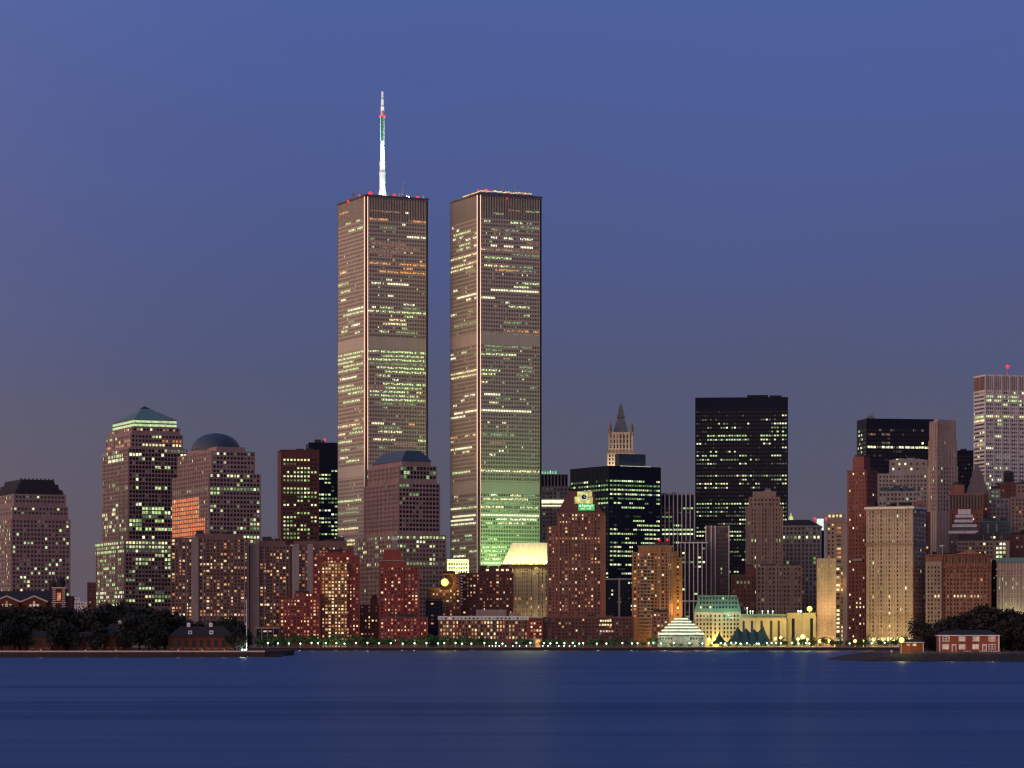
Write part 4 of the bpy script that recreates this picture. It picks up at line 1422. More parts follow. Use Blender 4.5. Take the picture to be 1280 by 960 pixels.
# ------------------------------------------------------------------ downtown, right of the tents
t = Tower('deco_tower', 'brown stepped deco tower with rounded crown in front of the huge black slab', 2660, 932, 932, 979, -4.6, 'lime_brown', [(0, 633), (3.5, 621), (8, 614)], depth=28)
t.win(0, 'R', bw=3.1, fh=3.7, fw=.45, fhh=.6, p=.03, pal=OFF, vis=775, top=1.5, bands=((675, 680, .75), (705, 712, .5)))
t.win(1, 'R', bw=3.1, fh=3.7, fw=.45, fhh=.55, p=.02, pal=OFF, top=.8)
t.piers(0, 'R', 14, .9, .5)
x0, x1, y0, y1, za, zb = t.rects[2]
b = MB()
cx = (x0 + x1) / 2
for i in (-1, 0, 1):
    b.bar((cx + i * 1.6 + 3, 8, zb), (cx + i * 1.6 + 3, 8, zb + 3.2), .45)
b.box(cx + .5, cx + 5.5, 7, 10, zb + .01, zb + 1.6)
b.build('rooftop_equipment', [M['metal']], t.root)
t.done()
t = Tower('office_block', 'brown stone lower block at the foot of the stepped deco tower', 2615, 945, 945, 1003, -5, 'lime_brown', [(0, 707)], depth=26)
t.win(0, 'R', bw=3.2, fh=3.7, fw=.52, fhh=.6, p=.025, pal=OFF, vis=775, top=1.2)
t.piers(0, 'R', 9, .9, .4)
t.done()
t = Tower('office_block', 'dark low block between the white edged slab and the deco tower', 2622, 914, 914, 944, -4.3, 'brick_dark', [(0, 718), ((12, .5, .5, .5), 708)], depth=20)
t.win(0, 'R', bw=3.2, fh=3.7, fw=.52, fhh=.6, p=.05, pal=OFFD, vis=775, top=1.2, bands=((725, 731, .5),))
t.done()
t = Tower('office_block', 'grey stone office block with a dark mansard right of the deco tower', 2720, 976, 976, 1027, -5.3, 'lime_grey', [(0, 657)], depth=28)
t.win(0, 'R', bw=3.4, fh=3.7, fw=.52, fhh=.62, p=.03, pal=OFF, vis=775, top=1, bands=((670, 676, .65),))
x0, x1, y0, y1, za, zb = t.rects[0]
q = t.part('mansard_roof')
q.key = 'roof_dark'
q.frus((x0 + .4, x1 - 1, y0 + .4, y1 - .4), zb + .01, (t.lx(984, 6), t.lx(1012, 6), 6, 20), t.z(649.5))
t.cornice(0, 658, .8, .7)
t.done()
t = Tower('sign_tower', 'slim dark tower crowned by a glowing white box between two red lights', 2765, 1019, 1019, 1030, -5.6, 'black', [(0, 663)], depth=12)
b = MB()
b.box(t.lx(1021), t.lx(1029.5), 1, 5, t.rects[0][5] + .01, t.z(648.5))
b.build('light_box', [LIT['sign_w']], t.root)
for px in (1018.5, 1033):
    x = t.lx(px, 3)
    bb = t.beacon(px, 648, 1.4, 'red', 3)
b = MB()
b.bar((t.lx(1018.5, 3), 3, t.z(648)), (t.lx(1033, 3), 3, t.z(648)), .25)
b.build('light_arm', [M['metal']], t.root)
t.done()

t = Tower('stone_tower', 'orange lit narrow stone tower of fluted windows beside a column of bright bays', 2502, 1021, 1021, 1045, -5.6, 'lime', [(0, 698)], depth=14)
t.win(0, 'R', bw=2.3, fh=2.9, fw=.42, fhh=.6, p=.12, pal=(('w1', 1), ('w2', 2), ('w3', 2)), vis=803, top=1.5, bands=((753, 758, .8),))
t.piers(0, 'R', 7, .7, .5)
t.flood(t.wr * .5, -12, 3, 8000, (1, .68, .22), 1.5)
t.flood(t.wr * .5, -16, 30, 15000, (1, .62, .22), 1.5)
t.done()
t = Tower('stone_tower', 'taller orange tan stone tower with projecting lit bays behind the fluted one', 2522, 1032, 1032, 1058, -5.8, 'lime_brown', [(0, 652), ((1, 1, 1, 1), 641)], depth=18)
t.win(0, 'R', bw=2.9, fh=3.3, fw=.45, fhh=.5, p=.12, pal=RES, vis=803, top=1, a1=t.lx(1045))
for i in range(20):
    z = t.z(706 + i * 5.2)
    t.pane('R', t.lx(1047.5), -.1, z, 2.4, 1.9, t.rnd.choices(['g3', 'w1', 'w4', 'glass_soft', 'y1'], [1.4, 1.6, 1, 1.6, .8])[0])
    t.pane('R', t.lx(1052.5), -.1, z, 1.0, 1.9, t.rnd.choices(['w1', 'w4', 'glass_soft'], [1.2, 1, 1.6])[0])
for i in range(9):
    t.pane('R', t.lx(1048.5), -.1, t.z(660 + i * 5.2), 3.2, 1.6, t.rnd.choices(['w2', 'w3', 'glass_soft'], [1, 1, 3])[0])
for i in range(4):
    t.pane('R', t.lx(1037 + i * 4.6), .6, t.z(645), 1.6, 2.0, ['y1', 'w1', 'w1', 'g3'][i])
t.cornice(0, 652, .8, .8)
t.flood(t.wr * .6, -6, 50, 3000, (1, .6, .2), 1.5)
t.done()

t = Tower('brick_tower', 'dark red brick tower with square top block left of the great tan building', 2560, 1059, 1083, 1097, 50, 'brick_maroon', [(0, 587), ((4, 4, 5, 3), 570)])
t.win(0, 'L', bw=3.3, fh=3.45, fw=.33, fhh=.45, p=.25, pal=(('w1', 3), ('y1', 1), ('w4', 1)), vis=803, top=1.5, bands=((633, 660, .2), (660, 720, .1), (720, 728, .3), (752, 762, .8)))
t.win(0, 'R', bw=3.3, fh=3.45, fw=.4, fhh=.5, p=.06, pal=(('w1', 3), ('w4', 2)), vis=803, top=1.5)
t.cornice(0, 587.5, .8, .3)
t.wm.box(-1.5, -.004, 3, t.wl - 6, t.z(701), t.z(698), t.slot('conc'))
t.clutter(1, 2, 2)
t.done()

t = Tower('stone_block', 'great tan stone office building with deep cornices and dark windows, yellow lit at its foot', 2514, 1083, 1141, 1157.5, 62, 'lime', [(0, 632)])
x0, x1, y0, y1, za, zb = t.rects[0]
t.win(0, 'L', bw=3.35, fh=3.45, fw=.5, fhh=.6, p=.015, pal=OFF, vis=806, top=3, bands=((655, 660, .3), (733, 737, .35), (741, 747, .2), (744, 746, .3), (770, 775, .2)))
t.win(0, 'R', bw=3.35, fh=3.45, fw=.5, fhh=.6, p=.03, pal=OFF, vis=806, top=3)
t.piers(0, 'L', 17, 1.1, .35)
for py, h, pr, k_ in ((633.2, 1.5, 1.5, 'white'), (635.6, 1.2, .8, 'lime_brown'), (641, .8, .7, 'conc'), (678, 1.6, 1.0, 'lime_brown'), (681, .7, .8, 'conc'), (768, 1.5, .8, 'lime_brown'), (774, .8, .6, 'conc')):
    t.cornice(0, py, h, pr, k_)
q = t.part('street_arcade_light')
q.key = 'y1'
for i in range(14):
    u = 3 + i * (y1 - 6) / 13
    q.box(-.5, -.37, u - .9, u + .9, t.z(803), t.z(797))
t.flood(-22, y1 * .35, 12, 7000, (1, .74, .25), 2)
t.flood(-22, y1 * .75, 12, 7000, (1, .74, .25), 2)
t.clutter(0, 8, 4, 'roof_dark')
t.done()
t = Tower('stone_block', 'brown stone wing with a round arched gable right of the great tan building', 2552, 1134, 1134, 1163, -7, 'brick_brown', [(0, 640)], depth=12)
x0, x1, y0, y1, za, zb = t.rects[0]
q = t.part('arched_gable')
q.key = 'brick_brown'
cx, r = t.lx(1149.5), 9 * t.D / F
P = [(cx + r * math.cos(math.pi * i / 16), 0, zb + .01 + r * math.sin(math.pi * i / 16) * 1.6) for i in range(17)]
q.hexa([(p[0], 5, p[2]) for p in P], [(p[0], -.5, p[2]) for p in P])
q = t.part('arch_window')
q.key = 'glass_soft'
P = [(cx + r * .6 * math.cos(math.pi * i / 12), 0, zb - 3 + r * math.sin(math.pi * i / 12) * 1.5) for i in range(13)]
q.hexa([(p[0], -.5, p[2]) for p in P], [(p[0], -.7, p[2]) for p in P])
t.win(0, 'R', bw=3, fh=3.6, fw=.45, fhh=.6, p=.05, pal=RESD, vis=700, top=6, a0=t.wr * .55)
t.done()

t = Tower('office_tower', 'wide black office block with an orange lit floor behind the dark red brick tower', 2980, 1071, 1083, 1167, 10, 'black', [(0, 523)])
t.win(0, 'R', bw=2.9, fh=4.1, fw=.85, fhh=.5, p=.06, pal=(('g3', 1), ('y1', 1), ('w4', 3)), run=4, vis=610, top=9, bands=((535, 540, .3), (540, 544, .3), (547, 552, .2), (552, 557, .2), (556, 562, .97), (570, 576, .25)))
t.win(0, 'L', bw=2.9, fh=4.1, fw=.8, fhh=.5, p=.1, pal=OFF, vis=610, top=9, bands=((556, 562, .5),))
for i in range(7):
    z = t.rects[0][5] - 9 - i * 8.2
    t.wm.box(0, t.wr, -.4, -.004, z - .4, z + .4, t.slot('black_line'))
t.piers(0, 'R', 7, .9, .45, 'black_line')
b = MB()
zt = t.rects[0][5]
for i in range(4):
    b.box(3 + i * 2.2, 4.4 + i * 2.2, 8, 11, zt + .01, zt + 2.5 + (i * 7 % 3))
b.bar((6, 9, zt), (6, 9, zt + 7), .2)
b.build('rooftop_equipment', [M['metal']], t.root)
t.done()

t = Tower('office_block', 'pale stepped stone block under the wide black office block', 2840, 1097, 1097, 1160, -7.2, 'lime_grey', [(0, 592), ((10.5, .3, .3, 3), 575)], depth=30)
t.win(0, 'R', bw=3.2, fh=3.8, fw=.45, fhh=.45, p=.1, pal=RES, vis=640, top=1)
t.win(1, 'R', bw=6, fh=4.6, fw=.3, fhh=.45, p=.25, pal=(('w1', 1), ('g3', 1)), top=1.5)
t.clutter(1, 6, 3, 'metal')
t.done()
t = Tower('office_block', 'grey block with cluttered bluish lit roof plant behind the great tan building', 2640, 1097, 1097, 1152, -7, 'lime_grey', [(0, 614)], depth=24)
t.win(0, 'R', bw=3.2, fh=3.8, fw=.5, fhh=.5, p=.22, pal=(('g4', 3), ('g1', 1), ('blue', .15)), vis=640, top=1)
t.clutter(0, 12, 6, 'copper_dark')
t.clutter(0, 6, 4, 'copper_dark')
t.done()
t = Tower('deco_tower', 'slender pinkish deco tower with scalloped top beside the black office block', 2790, 1160, 1171, 1197, 28, 'lime', [(0, 582), (1, 550), ((1.2, 1.2, 1.2, 1.2), 526)])
x0, x1, y0, y1, za, zb = t.rects[2]
for ti in (0, 1, 2):
    t.win(ti, 'RL', bw=3.2, fh=3.7, fw=.34, fhh=.55, p=.1 if ti < 2 else .02, pal=(('g1', 2), ('y1', 1), ('w4', 2)), vis=640, top=2 if ti == 2 else .5)
    t.piers(ti, 'R', 7, 1.0, .6)
    t.piers(ti, 'L', 4, 1.0, .6)
for i in range(7):
    u = x0 + (i + .5) * (x1 - x0) / 7
    t.wm.box(u - .9, u + .9, y0, y0 + 4, zb + .005, zb + 1.6)
t.done()
t = Tower('office_block', 'plain dark block between the slender deco tower and the tall white tower', 3080, 1196, 1196, 1222, -8.3, 'black', [(0, 563)], depth=20)
t.clutter(0, 2, 2)
t.win(0, 'R', bw=3, fh=4, fw=.6, fhh=.4, p=.02, pal=OFFD, vis=620, top=4)
t.done()
t = Tower('office_tower', 'tall white ribbed office tower with a red roof lamp at the frame edge', 2920, 1217, 1231.5, 1302, 16, 'white', [(0, 468)])
x0, x1, y0, y1, za, zb = t.rects[0]
t.win(0, 'R', bw=2.75, fh=3.75, fw=.9, fhh=.5, p=.35, pal=(('g1', 3), ('g3', 2), ('w4', 4), ('g4', 5), ('y1', 1)), run=3, vis=625, top=15, bands=((490, 496, .8), (496, 502, .5), (518, 524, .9)), dark='glass_soft')
t.win(0, 'L', bw=2.75, fh=3.75, fw=.9, fhh=.45, p=.2, pal=(('g1', 3), ('g3', 2), ('w4', 3), ('y1', 2)), run=4, vis=625, top=15, bands=((488, 494, .7), (520, 526, .8), (551, 556, .8)), dark='glass_soft')
t.piers(0, 'R', 7, 1.1, .9)
t.piers(0, 'R', 28, .35, .5)
t.wm.box(.5, x1 - .5, -.2, -.003, t.z(487), t.z(470), t.slot('conc'))
t.wm.box(-.2, -.003, .5, y1 - .5, t.z(487), t.z(470), t.slot('conc_dark'))
b = t.beacon(1259.5, 456, 2.3, 'red', 12)
b = MB()
u = t.lx(1259.5, 12)
for dx in (-1, 1):
    for dy in (11, 13):
        b.bar((u + dx, dy, zb), (u, 12, t.z(459)), .2)
b.build('lamp_tripod', [M['metal']], t.root)
b = MB()
b.bar((u - 6, 12, zb), (u - 6, 12, zb + 7), .2)
b.bar((u + 14, 12, zb), (u + 14, 12, zb + 4), .2)
b.build('rooftop_equipment', [M['metal']], t.root)
t.done()

t = Tower('church_roofed_tower', 'dark steep pyramid roofed tower in front of the tall white tower', 2720, 1208, 1208, 1236, -8.6, 'brick_dark', [(0, 617)], depth=20)
x0, x1, y0, y1, za, zb = t.rects[0]
q = t.part('pyramid_roof')
q.key = 'granite_dark'
lv = [t.z(p) for p in (617, 606, 596, 588, 580)]
ins = [0, .14, .24, .33, .46]
W, L = x1 - x0, y1 - y0
for i in range(4):
    a, c_ = ins[i], ins[i + 1] - .02
    q.frus((x0 + W * a, x1 - W * a * 1.08, y0 + L * a, y1 - L * a), lv[i] + .01, (x0 + W * c_ * .86, x1 - W * c_ * 1.08, y0 + L * c_, y1 - L * c_), lv[i + 1])
t.win(0, 'R', bw=3, fh=3.6, fw=.45, fhh=.5, p=.06, pal=RESD, vis=650, top=1)
t.done()
t = Tower('office_block', 'brown block with a row of tall arcade columns below the steep pyramid roof', 2670, 1187, 1187, 1229, -8.2, 'brick_brown', [(0, 617), ((1, 16, 2, 2), 606)], depth=22)
t.piers(0, 'R', 11, .9, .7, 'lime_brown', z0=t.z(638), z1=t.z(619))
b = MB()
b.box(1, t.wr - 1, -.1, -.004, t.z(637), t.z(620))
b.build('arcade_glass', [M['glass']], t.root)
t.cornice(0, 617.5, .7, .9, 'lime_brown')
t.win(0, 'R', bw=3, fh=3.5, fw=.45, fhh=.5, p=.1, pal=RESD, vis=680, top=1, ytop=640)
t.done()
t = Tower('stepped_block', 'small white ziggurat of stacked terrace bands among brown blocks', 2590, 1186, 1186, 1222, -8.2, 'granite_dark', [(0, 664), ((3, 1, .6, .6), 656), ((5, 4, 1.2, 1.2), 650), ((6, 4, 1.8, 1.8), 644), ((8, 6, 2.4, 2.4), 637)], depth=18)
for i, r in enumerate(t.rects):
    b = MB()
    x0, x1, y0, y1, za, zb = r
    b.box(x0 - .3, x1 + .3, y0 - .5, y1, zb - (2.0 if i < 4 else 4), zb + .004 + .3)
    b.build('terrace_band', [M['white']], t.root)
t.win(0, 'R', bw=3, fh=3.4, fw=.6, fhh=.5, p=.1, pal=OFF, vis=690, top=4)
t.done()
t = Tower('office_block', 'flat roofed block with a strip of white windows behind the pedimented building', 2560, 1196, 1196, 1262, -8.6, 'lime_brown', [(0, 676), ((1, 3, .6, .6), 668, 'roof')], depth=20)
t.win(0, 'R', bw=3, fh=3.5, fw=.6, fhh=.55, p=.12, pal=OFF, vis=705, top=1, a0=t.lx(1196), a1=t.lx(1243))
t.win(0, 'R', bw=2.6, fh=3.5, fw=.7, fhh=.55, p=.8, pal=(('g3', 2), ('g1', 1)), vis=705, top=1, a0=t.lx(1243), a1=t.lx(1259))
t.win(1, 'R', bw=2.6, fh=4.2, fw=.6, fhh=.4, p=.55, pal=(('g3', 2), ('g1', 1), ('w4', 1)), top=.5, a0=t.lx(1228), a1=t.lx(1258))
t.done()
t = Tower('office_block', 'low block with a flat blue roof and two thin white posts', 2630, 1224, 1224, 1263, -8.7, 'copper_dark', [(0, 651)], depth=18)
for px in (1235, 1246):
    u = t.lx(px)
    t.wm.box(u - .25, u + .25, -.4, -.004, t.z(667), t.z(655), t.slot('white'))
t.cornice(0, 651.5, .5, .4, 'copper')
t.win(0, 'R', bw=3, fh=3.5, fw=.5, fhh=.4, p=.02, pal=OFFD, vis=680, top=3)
t.done()
t = Tower('office_block', 'grey windowed block right of the steep pyramid roof', 2735, 1234, 1234, 1262, -8.9, 'lime_grey', [(0, 623), ((2, 8, 2, 2), 611)], depth=20)
t.win(0, 'R', bw=3.2, fh=3.6, fw=.5, fhh=.55, p=.07, pal=OFF, vis=660, top=1)
t.win(1, 'R', bw=3.2, fh=3.6, fw=.6, fhh=.5, p=.3, pal=OFFD, top=1)
t.done()
t = Tower('office_block', 'dark brown block with black roof house in front of the white ribbed tower', 2800, 1246, 1246, 1284, -9, 'brick_dark', [(0, 603), ((6, 12, 2, 2), 591, 'roof_dark')], depth=20)
t.win(0, 'R', bw=3.2, fh=3.6, fw=.5, fhh=.5, p=.08, pal=RESD, vis=650, top=2)
t.done()
t = Tower('office_block', 'tan stepped brick block cut by the frame edge below the brown block', 2660, 1263, 1263, 1292, -9, 'lime_brown', [(0, 621), ((5, .3, .5, .5), 605)], depth=18)
t.win(0, 'R', bw=2.9, fh=3.5, fw=.45, fhh=.55, p=.05, pal=RES, vis=690, top=1)
t.win(1, 'R', bw=2.9, fh=3.5, fw=.45, fhh=.55, p=.05, pal=RES, top=1)
t.done()
t = Tower('office_block', 'low dark block with a teal lit window behind the green corniced building', 2600, 1262, 1262, 1292, -9, 'brick_dark', [(0, 668)], depth=20)
t.win(0, 'R', bw=3.4, fh=3.8, fw=.5, fhh=.5, p=.12, pal=(('g1', 1), ('blue', .2), ('w4', 2)), vis=700, top=1)
t.clutter(0, 5, 4, 'roof_dark')
t.done()
t = Tower('stone_block', 'red brick building with tan left wing, heavy cornice and pediment', 2502, 1157, 1157, 1239, -8, 'brick_brown', [(0, 693)], depth=26)
x0, x1, y0, y1, za, zb = t.rects[0]
um = t.lx(1177)
t.wm.box(0, um, -2.2, -.004, 0, t.z(702), t.slot('lime_brown'))
t.win(0, 'R', bw=2.75, fh=3.3, fw=.46, fhh=.58, p=.03, pal=RES, vis=800, top=9, a0=um, bands=((743, 747, .75),))
n0 = len(t.items)
t.win(0, 'R', bw=2.75, fh=3.3, fw=.46, fhh=.58, p=.04, pal=RES, vis=800, top=9, a0=0, a1=um, off=2.3, bands=((743, 747, .75),))
for i in range(15):
    u = um + (i + .5) * (x1 - um) / 15
    t.pane('R', u, -.1, t.z(700.5), 1.6, 4.6, 'glass_soft')
t.piers(0, 'R', 15, .7, .5, None, t.z(709), t.z(697), um, x1)
for py, h, pr in ((694, .9, 1.2), (710, .7, .9), (715, .4, .5)):
    t.cornice(0, py, h, pr, 'brick_dark')
q = t.part('pediment')
q.key = 'brick_brown'
cx = t.lx(1212)
q.hexa([(cx - 12, 2, zb + .06), (cx + 12, 2, zb + .06), (cx, 2, zb + 3.4)][::-1], [(cx - 12, -.8, zb + .06), (cx + 12, -.8, zb + .06), (cx, -.8, zb + 3.4)][::-1])
q = t.part('satellite_dish')
q.key = 'white'
zd = t.z(684)
q.lathe(t.lx(1178, 6), 6, [(.1, zd), (1.6, zd + .6), (2.4, zd + 1.8)], 12)
q.bar((t.lx(1178, 6), 6, zb), (t.lx(1178, 6), 6, zd), .2)
t.clutter(0, 7, 4, 'roof_dark')
t.beacon(1225, 691, .9, 'flood', 4)
t.done()
t = Tower('stone_block', 'pale colonnaded building with a green copper cornice at the frame edge', 2486, 1246, 1246, 1296, -8.8, 'lime', [(0, 703)], depth=24)
t.win(0, 'R', bw=2.7, fh=3.4, fw=.45, fhh=.66, p=.06, pal=OFF, vis=800, top=5, bands=((724, 734, .35), (734, 742, .15)))
t.piers(0, 'R', 12, .9, .7)
x0, x1, y0, y1, za, zb = t.rects[0]
q = t.part('copper_cornice')
q.key = 'copper'
q.frus((x0 - .6, x1 + .6, -1.4, y1), zb + .01, (x0 + .4, x1 - .4, .4, y1 - 1), t.z(697))
t.cornice(0, 711, .6, 1.0)
t.cornice(0, 719, .5, .9)
t.flood(12, -10, 20, 9000, (.8, 1, .5), 1.5)
t.done()
t = Tower('office_block', 'narrow plain dark infill block right of the pedimented red brick building', 2520, 1239.5, 1239.5, 1246, -8.8, 'roof_dark', [(0, 700)], depth=10)
t.win(0, 'R', bw=2, fh=5, fw=.4, fhh=.3, p=.2, pal=OFFD, vis=790, top=2)
t.done()
# far left, beyond the tree covered shore
t = Tower('office_block', 'small plum coloured block at the foot of the pyramid roofed tower', 2560, 109, 109, 120, 8, 'brick_dark', [(0, 728)], depth=12)
t.win(0, 'R', bw=2.4, fh=3.2, fw=.4, fhh=.4, p=.04, pal=RESD, vis=765, top=2)
t.done()
t = Tower('low_building', 'little white stepped building above the trees left of the plum block', 2500, 89, 89, 109, 8, 'white', [(0, 752), ((1, 6, .5, .5), 747)], depth=10)
t.win(0, 'R', bw=2.2, fh=2.6, fw=.5, fhh=.5, p=.3, pal=RES, vis=770, top=.5)
t.win(1, 'R', bw=2.2, fh=2.6, fw=.5, fhh=.5, p=.1, pal=RES, top=.4)
t.done()

# ------------------------------------------------------------------ green flood on the plain twin tower, thrown from a roof pole
def lamp_thing(name, label, loc, r, mk, power, col, group=None, cat='lamp', pole=None, size=.6):
    e = empty(name, loc, label, cat, group)
    h = pole
    b = MB()
    b.cyl(0, 0, 0, h - r * .6, .12, .08, 6)
    b.cyl(0, 0, 0, .4, .25, .2, 6)
    b.build('pole', [M['metal']], e)
    b = MB()
    b.lathe(0, 0, [(.01, h - r)] + [(r * math.sin(math.pi * i / 6), h - r * math.cos(math.pi * i / 6)) for i in range(1, 6)] + [(.01, h + r)], 10)
    g = b.build('globe', [LIT[mk]], e, True)
    if power:
        d = bpy.data.lights.new('bulb', 'POINT')
        d.energy, d.color, d.shadow_soft_size = power, col, size
        link('bulb', d, g, (0, -r - .5, h))
    return e


e = empty('floodlight_mast', (wx(652, 2790), 2790, GZ), 'tall floodlight mast washing the plain tower green, hidden behind the yellow mansard', 'floodlight')
b = MB()
b.cyl(0, 0, 0, 50, .5, .3, 8)
b.build('pole', [M['metal']], e)
b = MB()
b.box(-2, 2, -.6, .6, 50.01, 52)
hd = b.build('lamp_head', [M['metal']], e)
sd = bpy.data.lights.new('bulb', 'SPOT')
sd.energy, sd.color, sd.spot_size, sd.spot_blend, sd.shadow_soft_size = 330000, (.38, 1, .3), R(95), .8, 2
so = link('bulb', sd, hd, (0, 0, 54))
so.rotation_euler = Vector((-(wx(645, 2875) - wx(652, 2790)), -85, -50)).to_track_quat('Z', 'Y').to_euler()

# ------------------------------------------------------------------ tents
def tent(label, D, x_l, x_r, peaks, ybase, depth):
    e = empty('marquee_tent', (wx((x_l + x_r) / 2, D), D, GZ), label, 'tent')
    X0 = wx((x_l + x_r) / 2, D)
    z0 = max(.2, wz(ybase, D) - GZ)
    pk = [(wx(p, D) - X0, wz(q, D) - GZ) for p, q in peaks]
    xa, xb = wx(x_l, D) - X0, wx(x_r, D) - X0
    b = MB()
    NX, NY = 64, 12
    def h(x, v):
        best = 0
        for px, pz in pk:
            d = abs(x - px)
            span = max(px - xa, xb - px) if (px in (pk[0][0], pk[-1][0])) else 7.0
            side = (px - xa) if x < px else (xb - px)
            if x < px and px != pk[0][0]:
                side = 19.0
            if x > px and px != pk[-1][0]:
                side = 19.0
            q = min(1.0, d / side)
            hh = (pz - z0) * ((1 - q) ** 3 * .42 + (1 - q) * .58)
            best = max(best, hh)
        w = 1 - abs(v) ** 1.0
        return z0 + best * (w ** 1.5 * .55 + w * .45)
    g = [[(xa + (xb - xa) * i / NX, depth * (j / NY * 2 - 1), h(xa + (xb - xa) * i / NX, j / NY * 2 - 1)) for i in range(NX + 1)] for j in range(NY + 1)]
    for j in range(NY):
        for i in range(NX):
            b.face([g[j][i], g[j][i + 1], g[j + 1][i + 1], g[j + 1][i]])
    b.build('canopy', [M['canvas']], e, True)
    for px, pz in pk:
        c = MB()
        c.bar((px, 0, 0), (px, 0, pz + 1.0), .22)
        c.build('tent_pole', [M['metal']], e)
    return e


tent('large dark green marquee with four sharp peaks before the yellow lit building', 2440, 906, 968, ((921.5, 783), (932.5, 785), (942.5, 786), (954, 782)), 805, 9)
tent('small dark single peaked tent left of the large marquee', 2436, 889, 911, ((899, 790),), 805, 6)

# ------------------------------------------------------------------ trees
def leaf_material(name, a, b_):
    m = bpy.data.materials.new(name)
    m.use_nodes = True
    nt = m.node_tree
    p = nt.nodes['Principled BSDF']
    p.inputs['Roughness'].default_value = .7
    g = nt.nodes.new('ShaderNodeNewGeometry')
    n = nt.nodes.new('ShaderNodeTexNoise')
    n.inputs['Scale'].default_value = .35
    nt.links.new(g.outputs['Position'], n.inputs['Vector'])
    r = nt.nodes.new('ShaderNodeValToRGB')
    r.color_ramp.elements[0].position, r.color_ramp.elements[1].position = .3, .7
    r.color_ramp.elements[0].color, r.color_ramp.elements[1].color = (*a, 1), (*b_, 1)
    nt.links.new(n.outputs[0], r.inputs[0])
    nt.links.new(r.outputs[0], p.inputs['Base Color'])
    return m


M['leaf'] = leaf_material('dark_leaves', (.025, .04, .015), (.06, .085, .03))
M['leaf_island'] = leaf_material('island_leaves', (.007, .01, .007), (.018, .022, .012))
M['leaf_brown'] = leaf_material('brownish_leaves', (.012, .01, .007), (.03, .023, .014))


def tree_meshes(seed, h, w, n, leaf, key, base=.22):
    rnd = random.Random(seed)
    tb, cb = MB(), MB()
    tr = h * .022
    top = (rnd.uniform(-.04, .04) * h, rnd.uniform(-.04, .04) * h, h * .62)
    tb.bar((0, 0, 0), (top[0] * .4, top[1] * .4, h * base * 1.2), tr, 7, 0, tr * .75)
    tb.bar((top[0] * .4, top[1] * .4, h * base * 1.2), top, tr * .75, 7, 0, tr * .25)
    cl = []
    for i in range(11):
        a = rnd.uniform(0, 6.283)
        rr_ = w * .5 * math.sqrt(rnd.random()) * .8
        z = h * (base + .1 + (.9 - base - .15) * rnd.random())
        shrink = 1.0 - .55 * max(0, (z / h - .6) / .4)
        cl.append((rr_ * math.cos(a) * shrink, rr_ * math.sin(a) * shrink, z, w * rnd.uniform(.17, .3) * shrink + .02 * w))
    cl.append((0, 0, h * .88, w * .2))
    for c in cl[:6]:
        tb.bar((top[0] * .3, top[1] * .3, h * (base + .08)), c[:3], tr * .4, 5, 0, tr * .1)
    tot = sum(c[3] ** 2 for c in cl)
    for c in cl:
        for _ in range(int(n * c[3] ** 2 / tot)):
            d = Vector((rnd.gauss(0, 1), rnd.gauss(0, 1), rnd.gauss(0, 1) * .8))
            d = d.normalized() * c[3] * (rnd.random() ** .4) * rnd.uniform(.85, 1.12)
            p = Vector(c[:3]) + d
            u = Vector((rnd.gauss(0, 1), rnd.gauss(0, 1), rnd.gauss(0, 1))).normalized()
            v = u.cross(Vector((rnd.gauss(0, 1), rnd.gauss(0, 1), rnd.gauss(0, 1)))).normalized()
            s = leaf * rnd.uniform(.6, 1.3)
            cb.face([p - u * s, p - v * s * .6, p + u * s, p + v * s * .6])
    return tb.mesh('trunk', [M['bark']]), cb.mesh('crown', [M[key]])


def plant_tree(meshes, loc, sc, rz, name, label, group):
    e = empty(name, loc, label, 'tree', group, rz)
    e.scale = sc
    link('trunk', meshes[0], e)
    link('crown', meshes[1], e)
    return e


ORD = ['first', 'second', 'third', 'fourth', 'fifth', 'sixth', 'seventh', 'eighth', 'ninth', 'tenth', 'eleventh', 'twelfth', 'thirteenth']
SEG = [(318, 350, 'the low framed building'), (350, 402, 'the low red brick block'), (402, 474, 'the orange lit bay tower'), (474, 535, 'the chimney tower wing'), (535, 600, 'the white banded building, left half'),
       (600, 661, 'the white banded building, right half'), (661, 720, 'the kiosk and dark wing'), (720, 780, 'the clock tower wing'), (780, 822, 'the low orange wing'), (822, 868, 'the stepped pavilion'), (868, 906, 'the green mansard block'),
       (906, 968, 'the large marquee'), (968, 1021, 'the yellow lit block'), (1021, 1060, 'the fluted stone tower'), (1060, 1083, 'the dark red brick tower'), (1083, 1135, 'the great tan building')]
cnt = {}


def seg_label(px, what):
    for a, b_, ph in SEG:
        if a <= px < b_:
            k = (what, ph)
            cnt[k] = cnt.get(k, 0) + 1
            return '%s %s from left before %s' % (ORD[cnt[k] - 1], what, ph)
    return what


rnd = random.Random(11)
ET = [tree_meshes(100 + i, 7.5, 6.6, 620, .42, 'leaf', .2) for i in range(4)]
px = 324.0
while px < 1132:
    D = 2420 + rnd.uniform(-1.5, 1.5)
    big = 1.0 if px < 600 else rnd.uniform(.6, .95)
    if 818 < px < 912 or 904 < px < 972:
        big *= .55
    sc = big * rnd.uniform(1.05, 1.4)
    plant_tree(rnd.choice(ET), (wx(px, D), D if big > .55 else 2414, GZ), (sc * rnd.uniform(.95, 1.25), sc, sc), rnd.uniform(0, 6.28), 'promenade_tree',
               seg_label(px, 'small dark promenade tree'), 'trees along the promenade')
    px += rnd.uniform(7.5, 10.5) * (1 if px < 600 else 1.25)

